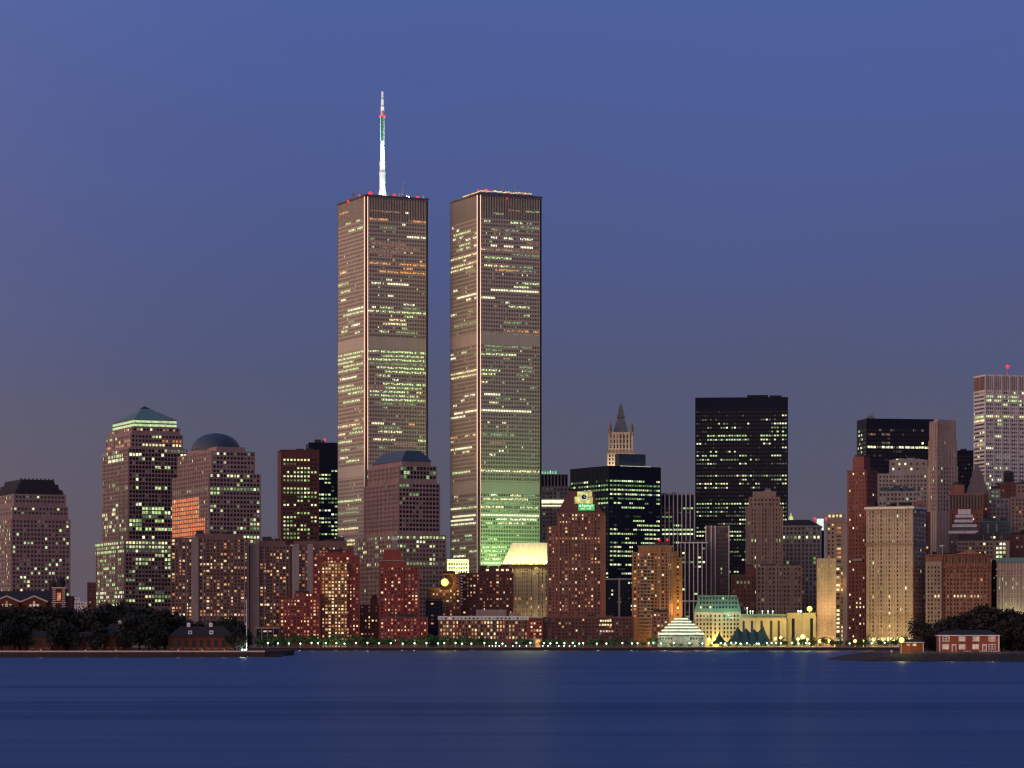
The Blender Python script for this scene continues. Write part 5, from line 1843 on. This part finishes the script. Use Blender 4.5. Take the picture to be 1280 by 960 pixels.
# street lamps along the quay
LX = [335, 347.5, 361.3, 375.5, 389.5, 397.4, 407, 420.2, 430.5, 445, 459.4, 474, 488.5, 503.3, 518, 533, 547.5, 555.3, 569.5, 577.6, 589.2, 605.5, 620, 628, 645.5, 663, 680, 688, 696, 705.5, 716, 724, 729, 746, 758, 778, 790, 797,
      811, 817, 826.5, 842, 862, 878, 890, 901, 906.5, 914, 920, 925.5, 933.5, 946, 948.5, 958.5, 964.5, 970, 976, 990.5, 998, 1008, 1012, 1062, 1090, 1106]
LX.sort()
for px in LX:
    D = 2412.0
    lamp_thing('street_lamp', seg_label(px, 'globe lamp'), (wx(px, D), D + rnd.uniform(-2, 3), GZ), .62, 'lamp', 1000, (.4, 1, .5), 'globe lamps along the promenade', 'street lamp', 3.2 + rnd.uniform(-.3, .4))
# string of small lamps low on the quay edge
cnt2 = 0
for px in (611.5, 615.5, 619.5, 624, 632, 641, 649.5, 658, 678.5, 685, 698.5, 705, 712, 718.5):
    lamp_thing('quay_lamp', '%s tiny bluish quay edge lamp from left, near the kiosk' % (ORD + ['fourteenth'])[cnt2], (wx(px, 2407), 2406.5, GZ + .25), .4, 'blue', 0, None, 'tiny lamps on the quay edge', 'quay lamp', .9)
    cnt2 += 1
SOD = [(969, 798, 1.3, 1800, 'first yellow lamp from left before the long beige building'), (976, 797, 1.4, 2600, 'second yellow lamp from left before the long beige building'),
       (997.5, 799, 1.6, 2400, 'smaller yellow lamp left of the biggest one, before the taller beige block'), (1003.5, 796, 2.6, 6500, 'biggest yellow lamp, before the taller beige block'),
       (1009, 799, 1.2, 1200, 'smallest yellow lamp right of the biggest one'), (1025, 801.5, 2.2, 3000, 'yellow lamp under the left of the arched shelter'), (1037, 801.5, 2.0, 2500, 'yellow lamp under the right of the arched shelter'),
       (1069, 801.5, 2.0, 3000, 'left of two yellow lamps below the dark red brick tower'), (1079.5, 801.5, 1.9, 3000, 'right of two yellow lamps below the dark red brick tower'),
       (886, 799, 1.5, 2600, 'left yellow lamp before the green mansard block'), (893, 799, 1.6, 3000, 'right yellow lamp before the green mansard block'), (1092, 800, 1.1, 1200, 'left yellow lamp before the great tan building'), (1104, 801, 1.1, 1200, 'middle yellow lamp before the great tan building'), (1116, 801, 1.1, 1200, 'right yellow lamp before the great tan building')]
for px, py, r, pw, lab in SOD:
    D = 2466.0
    lamp_thing('street_lamp', lab, (wx(px, D), D, GZ), r * .72, 'sodium', pw * (6 if px < 1050 else 5), (.95, .85, .12), 'yellow lamps before the downtown blocks', 'street lamp', wz(py, D) - GZ)
# arched shelter over the two lamps
e = empty('arched_shelter', (wx(1031, 2458), 2458, GZ), 'low arched shelter glowing yellow below the fluted stone tower', 'shelter')
b = MB()
r0, n = 8.3, 14
for i in range(n):
    a0, a1 = math.pi * i / n, math.pi * (i + 1) / n
    P = [(r0 * math.cos(a), 1.0 + 6.2 * math.sin(a)) for a in (a0, a1)]
    Q = [(r0 * 1.1 * math.cos(a), 1.0 + 7.2 * math.sin(a)) for a in (a0, a1)]
    b.hexa([(P[0][0], -1, P[0][1]), (Q[0][0], -1, Q[0][1]), (Q[1][0], -1, Q[1][1]), (P[1][0], -1, P[1][1])],
           [(P[0][0], 5, P[0][1]), (Q[0][0], 5, Q[0][1]), (Q[1][0], 5, Q[1][1]), (P[1][0], 5, P[1][1])])
b.build('arch_roof', [M['brick_brown']], e)
b = MB()
for sx in (-1, 1):
    b.box(sx * 8.7 - .5, sx * 8.7 + .5, -1, 5, 0, 1.0)
b.build('arch_footing', [M['conc']], e)

# ------------------------------------------------------------------ the tree covered island at the left
DI = 1400.0
zi = wz(814.5, DI)
b = MB()
xr = wx(331, DI)
b.box(-900, xr, DI, DI + 190, -1, zi, 0)
isl = b.build('island_ground', [M['soil']])
tag(isl, 'dark wooded island ground at the left', 'island', kind='structure')
b = MB()
b.box(-900, xr + .1, DI - .8, DI - .01, -1, zi - .25, 0)
b.box(-900, xr + .1, DI - 1.1, DI - .01, zi - .246, zi + .45, 1)
o = b.build('island_seawall', [M['seawall'], M['coping']])
tag(o, 'dark island seawall with a pale coping line under the trees', 'seawall')
b = MB()
b.box(xr + .15, wx(351, DI), DI, DI + 14, -1, 1.5)
for i in range(5):
    b.cyl(xr + 1 + i * 1.5, DI - .5, -1, 2.1, .25)
o = b.build('jetty', [M['seawall']])
tag(o, 'low dark jetty at the right end of the wooded island', 'jetty')

# flagpole
fd = DI + 4
e = empty('flagpole', (wx(308.2, fd), fd, zi), 'tall white flagpole at the right tip of the wooded island', 'flagpole')
b = MB()
b.cyl(0, 0, 0, wz(749, fd) - zi, .26, .14, 8)
b.build('pole', [M['steel_white']], e)
b = MB()
b.cyl(0, 0, 0, .35, .8, .7, 8)
b.build('base', [M['coping']], e)
fl = bpy.data.lights.new('spot_bulb', 'POINT')
fl.energy, fl.color = 700, (.8, 1, .9)
lb = lamp_thing('ground_lamp', 'small white ground lamp left of the flagpole foot', (wx(303.5, fd), fd - 2, zi), .42, 'lamp', 1500, (.7, 1, .75), None, 'lamp', .8)
lb = lamp_thing('ground_lamp', 'small white ground lamp right at the flagpole foot', (wx(307, fd), fd - 2.2, zi), .42, 'lamp', 1500, (.7, 1, .75), None, 'lamp', .8)

# long gabled hall with a striped tower
HD = 1470.0
hs = HD / F
e = empty('gabled_hall', (wx(0, HD), HD, zi), 'long brick hall with pale edged gables and a striped turret above the island trees', 'hall')
X0 = wx(0, HD)
hx = lambda px: wx(px, HD) - X0
hzz = lambda py: wz(py, HD) - zi
b = MB()
b.box(hx(-60), hx(67), 0, 16, 0, hzz(752))
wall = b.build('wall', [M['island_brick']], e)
b = MB()
b.hexa([(hx(-60), -.6, hzz(753)), (hx(67), -.6, hzz(753)), (hx(67), 16.6, hzz(753)), (hx(-60), 16.6, hzz(753))],
       [(hx(-60), 7, hzz(738.5)), (hx(66), 7, hzz(738.5)), (hx(66), 9, hzz(738.5)), (hx(-60), 9, hzz(738.5))])
b.build('roof', [M['roof_dark']], e)
for c, hw in ((9.2, 15), (43.5, 15), (-26, 15)):
    b = MB()
    A, B_, C_ = hx(c - hw), hx(c + hw), hx(c)
    zb_, zt_ = hzz(752.5), hzz(746)
    b.hexa([(A, -2.0, 0), (B_, -2.0, 0), (B_, -2.0, zb_), (C_, -2.0, zt_), (A, -2.0, zb_)][::-1], [(A, -.7, 0), (B_, -.7, 0), (B_, -.7, zb_), (C_, -.7, zt_), (A, -.7, zb_)][::-1])
    g = b.build('gable', [M['island_brick']], e)
    b = MB()
    t_ = .42
    for (xa, za_, xb, zb2) in ((A - .8, zb_ - .3, C_, zt_), (C_, zt_, B_ + .8, zb_ - .3)):
        b.hexa([(xa, -2.4, za_), (xb, -2.4, zb2), (xb, -.6, zb2), (xa, -.6, za_)], [(xa, -2.4, za_ + t_ * 1.6), (xb, -2.4, zb2 + t_ * 1.6), (xb, -.6, zb2 + t_ * 1.6), (xa, -.6, za_ + t_ * 1.6)])
    b.build('gable_coping', [M['coping']], g)
    b = MB()
    zc = hzz(756.4)
    for dx in (-1.7, 0, 1.7):
        b.box(C_ + dx - .6, C_ + dx + .6, -2.15, -2.01, zc - .7, zc + (.8 if dx == 0 else .4))
    b.box(C_ - .35, C_ + .35, -2.15, -2.01, zc + 1.1, zc + 1.9)
    b.build('window', [LIT['house'] if c > 0 else M['glass_soft']], g)
b = MB()
tx0, tx1 = hx(67.5), hx(82.5)
ztop = hzz(735.5)
b.box(tx0, tx1, -3.5, 2.5, 0, ztop - .1, 0)
for i in range(10):
    z = ztop - 1.0 - i * 1.0
    for (a, c_) in ((tx0 - .15, tx0 + 1.3), (tx1 - 1.3, tx1 + .15)):
        b.box(a, c_, -3.75, -3.45, z, z + .5, 1)
b.box(tx0 - .5, tx1 + .5, -4.0, 3.0, ztop - .09, ztop + .5, 1)
b.box(tx0 - .6, tx1 + .6, -4.2, -3.4, hzz(754), hzz(752.8), 1)
tw = b.build('turret', [M['island_brick'], M['coping']], e)
b = MB()
cxm = (tx0 + tx1) / 2
b.box(cxm - .9, cxm + .9, -3.7, -3.51, hzz(751), hzz(741))
b.build('window', [LIT['w3']], tw)
for px in (63.5, 76):
    b = MB()
    cx, r = hx(px), 6.0 * hs
    z0 = ztop + .52 if px > 70 else hzz(738)
    b.lathe(cx, 0 if px > 70 else 8, [(r * .8, z0), (r * .85, z0 + .8), (r, z0 + 1.8), (r * .95, z0 + 2.9), (r * .68, z0 + 4.0), (r * .3, z0 + 4.7), (.12, z0 + 5.4), (.08, z0 + 8.5), (.01, z0 + 8.6)], 16)
    b.build('onion_dome', [M['roof_dark']], tw, True)
b = MB()
b.box(hx(82.6), hx(90), 0, 8, 0, hzz(745))
b.build('side_wing', [M['brick_dark']], e)


def brick_house(label, px0, px1, py_eave, py_ridge, D, vents=(), rounds=(), nwin=4, lampk=None):
    X = wx(px0, D)
    e = empty('brick_house', (X, D, zi), label, 'house', None)
    W = wx(px1, D) - X
    ez, rz = wz(py_eave, D) - zi, wz(py_ridge, D) - zi
    b = MB()
    b.box(0, W, 0, 9, 0, ez)
    b.build('wall', [M['island_brick']], e)
    b = MB()
    b.hexa([(-.5, -.6, ez + .01), (W + .5, -.6, ez + .01), (W + .5, 9.6, ez + .01), (-.5, 9.6, ez + .01)], [(W * .18, 4, rz), (W * .82, 4, rz), (W * .82, 5, rz), (W * .18, 5, rz)])
    rf = b.build('roof', [M['roof_dark']], e)
    for i in range(nwin):
        u = (i + .5) * W / nwin
        b = MB()
        b.box(u - .75, u + .75, -.14, -.01, ez * .25, ez * .8)
        w = b.build('window', [M['glass']], e)
        b = MB()
        b.box(u - 1.0, u + 1.0, -.3, -.01, ez * .25 - .3, ez * .25 - .01)
        b.build('sill', [M['conc']], w)
    for vx in vents:
        u = wx(vx, D) - X
        b = MB()
        b.box(u - .75, u + .75, 3.6, 5.1, rz - .2, rz + 1.0)
        b.frus((u - 1, u + 1, 3.4, 5.3), rz + 1.01, (u - .3, u + .3, 4, 4.7), rz + 1.7)
        b.build('roof_vent', [M['steel_white']], rf)
    for vx in rounds:
        u = wx(vx, D) - X
        z = ez + (rz - ez) * .3
        b = MB()
        b.box(u - .85, u + .85, .4, 2.5, z - .2, z + 1.4, 1)
        b.box(u - .4, u + .4, .3, .39, z + .2, z + 1.0, 0)
        b.build('dormer', [M['roof_dark'], M['steel_white']], rf)
    return e


def house_glow(px, D, pw=260):
    pass


brick_house('small red brick house alone under the far left trees', 36, 64, 796, 789, DI + 10, nwin=3)
brick_house('narrow red brick house second from left under the island trees', 95, 116, 796, 790, DI + 10, nwin=2)
brick_house('red brick house with one white dormer between two dark trees', 131, 156, 795, 780, DI + 12, vents=(149.0,), rounds=(150.0,), nwin=3)
brick_house('broad red brick hospital with two white roof vents and two dormers', 210, 293, 796, 783, DI + 12, vents=(234.5, 262.5), rounds=(237.5, 264), nwin=9)
lamp_thing('ground_lamp', 'dim lamp on the lawn before the lone small brick house', (wx(50, DI), DI + 2.5, zi), .1, 'house', 160, (1, .6, .4), None, 'lamp', .9)
lamp_thing('ground_lamp', 'dim lamp on the lawn before the narrow brick house', (wx(106, DI), DI + 2.5, zi), .1, 'house', 150, (1, .6, .4), None, 'lamp', .9)
lamp_thing('ground_lamp', 'dim lamp on the lawn before the one dormer house', (wx(144, DI), DI + 2.5, zi), .1, 'house', 150, (1, .6, .4), None, 'lamp', .9)
lamp_thing('ground_lamp', 'dim lamp on the lawn before the left part of the hospital', (wx(222, DI), DI + 2.5, zi), .1, 'house', 190, (1, .6, .4), None, 'lamp', .9)
lamp_thing('ground_lamp', 'dim lamp on the lawn before the middle of the hospital', (wx(252, DI), DI + 2.5, zi), .1, 'house', 190, (1, .6, .4), None, 'lamp', .9)
lamp_thing('ground_lamp', 'dim lamp on the lawn before the right part of the hospital', (wx(280, DI), DI + 2.5, zi), .1, 'house', 280, (1, .6, .4), None, 'lamp', .9)

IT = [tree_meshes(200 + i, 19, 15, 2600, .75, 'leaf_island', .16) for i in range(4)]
front = [(-8, 775), (12, 776), (28, 781), (76, 775), (88, 783), (122, 779), (164, 770), (182, 776), (199, 786), (296, 785)]
back = [(-14, 760), (2, 761), (18, 760), (33, 761), (47, 761), (60, 761), (72, 762), (86, 762), (98, 765), (109, 762), (120, 763), (131, 757), (142, 760), (153, 755), (163, 760), (174, 759), (186, 761), (197, 766), (206, 763), (216, 768), (226, 772), (238, 778),
        (250, 779), (268, 778), (279, 774), (291, 772), (302, 780)]
WH = [(-20, 12, 'the first pale gable'), (12, 36, 'the gap between two pale gables'), (36, 66, 'the lone small brick house'), (66, 94, 'the striped turret'), (94, 118, 'the narrow brick house'), (118, 160, 'the one dormer house'), (160, 209, 'the pyramid roofed office tower'), (209, 311, 'the broad hospital')]
c3 = {}


def wlabel(px, kind, prep):
    for a, b_, ph in WH:
        if a <= px < b_:
            k = (kind, ph)
            c3[k] = c3.get(k, 0) + 1
            return '%s %s from left %s %s' % (ORD[c3[k] - 1], kind, prep, ph)


for lst, Dt, kind, prep in ((back, DI + 42, 'tall black leafy tree', 'behind'), (front, DI + 7, 'lower black leafy tree', 'in front by')):
    for px, py in sorted(lst):
        D = Dt + rnd.uniform(-6, 10) * (1 if Dt > DI + 20 else .2)
        h = wz(py, D) - zi
        sc = h / 18.2
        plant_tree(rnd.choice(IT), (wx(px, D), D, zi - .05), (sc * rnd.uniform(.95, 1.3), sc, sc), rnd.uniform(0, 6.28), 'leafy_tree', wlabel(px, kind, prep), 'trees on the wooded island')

# ------------------------------------------------------------------ the low island at the right
DR = 1100.0
b = MB()
NXR, NYR = 90, 26
xa, xb = wx(1068, DR), wx(1420, DR)
rr2 = random.Random(5)
H = {}
for i in range(NXR + 1):
    for j in range(NYR + 1):
        x = xa + (xb - xa) * i / NXR
        y = DR - 6 + 130 * (j / NYR) ** 1.6
        din = min((x - xa) * .75, y - (DR - 6) + .0)
        z = -.6 + 4.1 * min(1.0, max(0, din) / 17.0) ** .7 + rr2.uniform(-.14, .14)
        H[i, j] = (x, y, min(z, 3.4 + rr2.uniform(-.05, .05)))
for i in range(NXR):
    for j in range(NYR):
        za_ = (H[i, j][2] + H[i + 1, j + 1][2]) / 2
        b.face([H[i, j], H[i + 1, j], H[i + 1, j + 1], H[i, j + 1]], 1 if 2.75 < za_ else 0)
o = b.build('shore_island', [M['soil'], M['sand']])
tag(o, 'low dark grassy island with a bare shore at the right', 'island', kind='structure')
zr_ = 3.25

HDr = 1116.0
X0 = wx(1174.5, HDr)
e = empty('brick_house', (X0, HDr, zr_), 'two storey red brick house with white trim and lit windows on the low right island', 'house')
hx = lambda px: wx(px, HDr) - X0
hz_ = lambda py: wz(py, HDr) - zr_
W = hx(1248.5)
ez = hz_(795)
b = MB()
b.box(0, W, 0, 9, -.5, ez - .01)
b.build('wall', [M['house_brick']], e)
b = MB()
b.hexa([(-.4, -.5, ez + .36), (W + .4, -.5, ez + .36), (W + .4, 9.5, ez + .36), (-.4, 9.5, ez + .36)], [(3, 4, ez + 2.2), (W - 3, 4, ez + 2.2), (W - 3, 5, ez + 2.2), (3, 5, ez + 2.2)])
b.build('roof', [M['roof_dark']], e)
b = MB()
b.box(-.4, W + .4, -.5, 9.5, ez, ez + .35)
for u in (0, W):
    b.box(u - .22, u + .22, -.12, -.004, -.4, ez - .01)
b.build('eaves_trim', [M['trim']], e)
for py, row in ((798.5, (1182.5, 1202.5, 1220, 1240)), (808.5, (1182, 1202.5, 1219.5, 1240))):
    for k, px in enumerate(row):
        b = MB()
        u, z = hx(px), hz_(py)
        b.box(u - 1.25, u + 1.25, -.1, -.006, z - .95, z + .95)
        w = b.build('window', [M['trim']], e)
        b = MB()
        for dx in (-.55, .55):
            for dz in (-.4, .4):
                b.box(u + dx - .4, u + dx + .4, -.16, -.11, z + dz - .3, z + dz + .3)
        b.build('pane', [LIT['house'] if (px, py) not in ((1182.5, 798.5), (1240, 808.5)) else M['glass_soft']], w)
for px, on in ((1192.5, 0), (1230.5, 1)):
    b = MB()
    u = hx(px)
    b.box(u - .85, u + .85, -.35, -.007, -.1, hz_(805.3))
    d_ = b.build('door', [M['trim']], e)
    b = MB()
    b.box(u - .5, u + .5, -.42, -.36, 0, hz_(806.8))
    b.build('door_panel', [LIT['w4'] if on else M['house_brick']], d_)
for u in (W * .15, W * .85):
    d = bpy.data.lights.new('porch_bulb', 'POINT')
    d.energy, d.color, d.shadow_soft_size = 220, (1, .62, .42), .3
    b = MB()
    b.box(u - .15, u + .15, -.45, -.13, ez - .9, ez - .6)
    pl_ = b.build('porch_lamp', [LIT['house']], e)
    link('porch_bulb', d, pl_, (u, -5, ez - 2.2))
b = MB()
for px0, px1 in ((1203, 1213), (1222, 1230), (1233, 1247)):
    n = int((px1 - px0) / 1.6)
    for i in range(n):
        u = hx(px0 + i * 1.6)
        z = -.1 + .55 * (i % 2)
        b.bar((u, -2.5, z), (hx(px0 + (i + 1) * 1.6), -2.5, -.1 + .55 * ((i + 1) % 2)), .11)
o = b.build('zigzag_fence', [M['trim']])
o.location = (X0, HDr, zr_)
tag(o, 'low white zigzag garden fence before the right island house', 'fence')

HD2 = 1112.0
X0 = wx(1126.5, HD2)
e = empty('brick_hut', (X0, HD2, zr_), 'small red brick hut with white eaves left of the right island house', 'hut')
hx = lambda px: wx(px, HD2) - X0
hz_ = lambda py: wz(py, HD2) - zr_
W, ez = hx(1154), hz_(803.5)
b = MB()
b.box(0, W, 0, 5, -.5, ez - .01)
b.build('wall', [M['house_brick']], e)
b = MB()
b.box(-.3, W + .3, -.4, 5.4, ez, ez + .25)
for u in (0, W):
    b.box(u - .15, u + .15, -.12, -.004, -.4, ez - .01)
b.build('eaves_trim', [M['trim']], e)
b = MB()
b.frus((-.3, W + .3, -.4, 5.4), ez + .26, (1.5, W - 1.5, 2, 3), ez + 1.3)
b.build('roof', [M['roof_dark']], e)
for px, k in ((1135.5, 'house'), (1143, 'w1')):
    b = MB()
    u = hx(px)
    b.box(u - .6, u + .6, -.12, -.006, ez - 1.1, ez - .35)
    b.build('window', [LIT[k]], e)
lamp_thing('street_lamp', 'dazzling yellow lamp at the left end of the small brick hut', (wx(1127, 1109), 1109, zr_), .95, 'sodium', 900, (1, .9, .25), None, 'street lamp', wz(800, 1109) - zr_)
# diamond shaped channel marker
e = empty('channel_marker', (wx(1114.5, 1099), 1099, 2.6), 'white diamond channel marker board on a post at the right shore', 'marker')
b = MB()
b.bar((0, 0, -.8), (0, 0, 1.2), .08)
b.build('post', [M['metal']], e)
b = MB()
zc, r = wz(814, 1099) - 2.6, .55
b.hexa([(0, -.15, zc - r), (r, -.15, zc), (0, -.15, zc + r), (-r, -.15, zc)], [(0, -.1, zc - r), (r, -.1, zc), (0, -.1, zc + r), (-r, -.1, zc)])
b.build('board', [M['trim']], e)

RT = [tree_meshes(300 + i, 15, 12, 2600, .6, 'leaf_brown', .14) for i in range(3)]
WR = {'n': 0}
lst = [(1178, 776, 1150), (1190, 771, 1146), (1203, 768, 1150), (1216, 764, 1152), (1228, 759, 1150), (1240, 762, 1150), (1252, 765, 1148), (1263, 763, 1150), (1275, 768, 1146), (1288, 764, 1150), (1299, 766, 1150), (1256, 778, 1128), (1266, 775, 1128), (1278, 780, 1126), (1168, 788, 1140), (1160, 794, 1130)]
for px, py, D in lst:
    h = wz(py, D) - zr_
    sc = h / 14.4
    n_ = WR['n']
    WR['n'] += 1
    if D < 1135 and px > 1200:
        lab = '%s dark tree from left beside the right end of the brick house' % ORD[n_ - 11]
    elif px < 1170:
        lab = 'low dark bush like tree between hut and house' if px > 1165 else 'lowest dark tree just right of the small hut'
    else:
        lab = '%s tall dark tree from left behind the right island house' % ORD[n_]
    plant_tree(rnd.choice(RT), (wx(px, D), D, zr_ - .1), (sc * rnd.uniform(1.0, 1.35), sc * 1.1, sc), rnd.uniform(0, 6.28), 'leafy_tree', lab, 'trees on the low right island')
sparse = tree_meshes(401, 11, 9, 900, .42, 'leaf_brown', .2)
D = 1126.0
h = wz(774, D) - zr_
plant_tree(sparse, (wx(1150, D), D, zr_), (h / 10.6,) * 3, 1.0, 'leafy_tree', 'thin brownish tree standing behind the small brick hut', 'trees on the low right island')
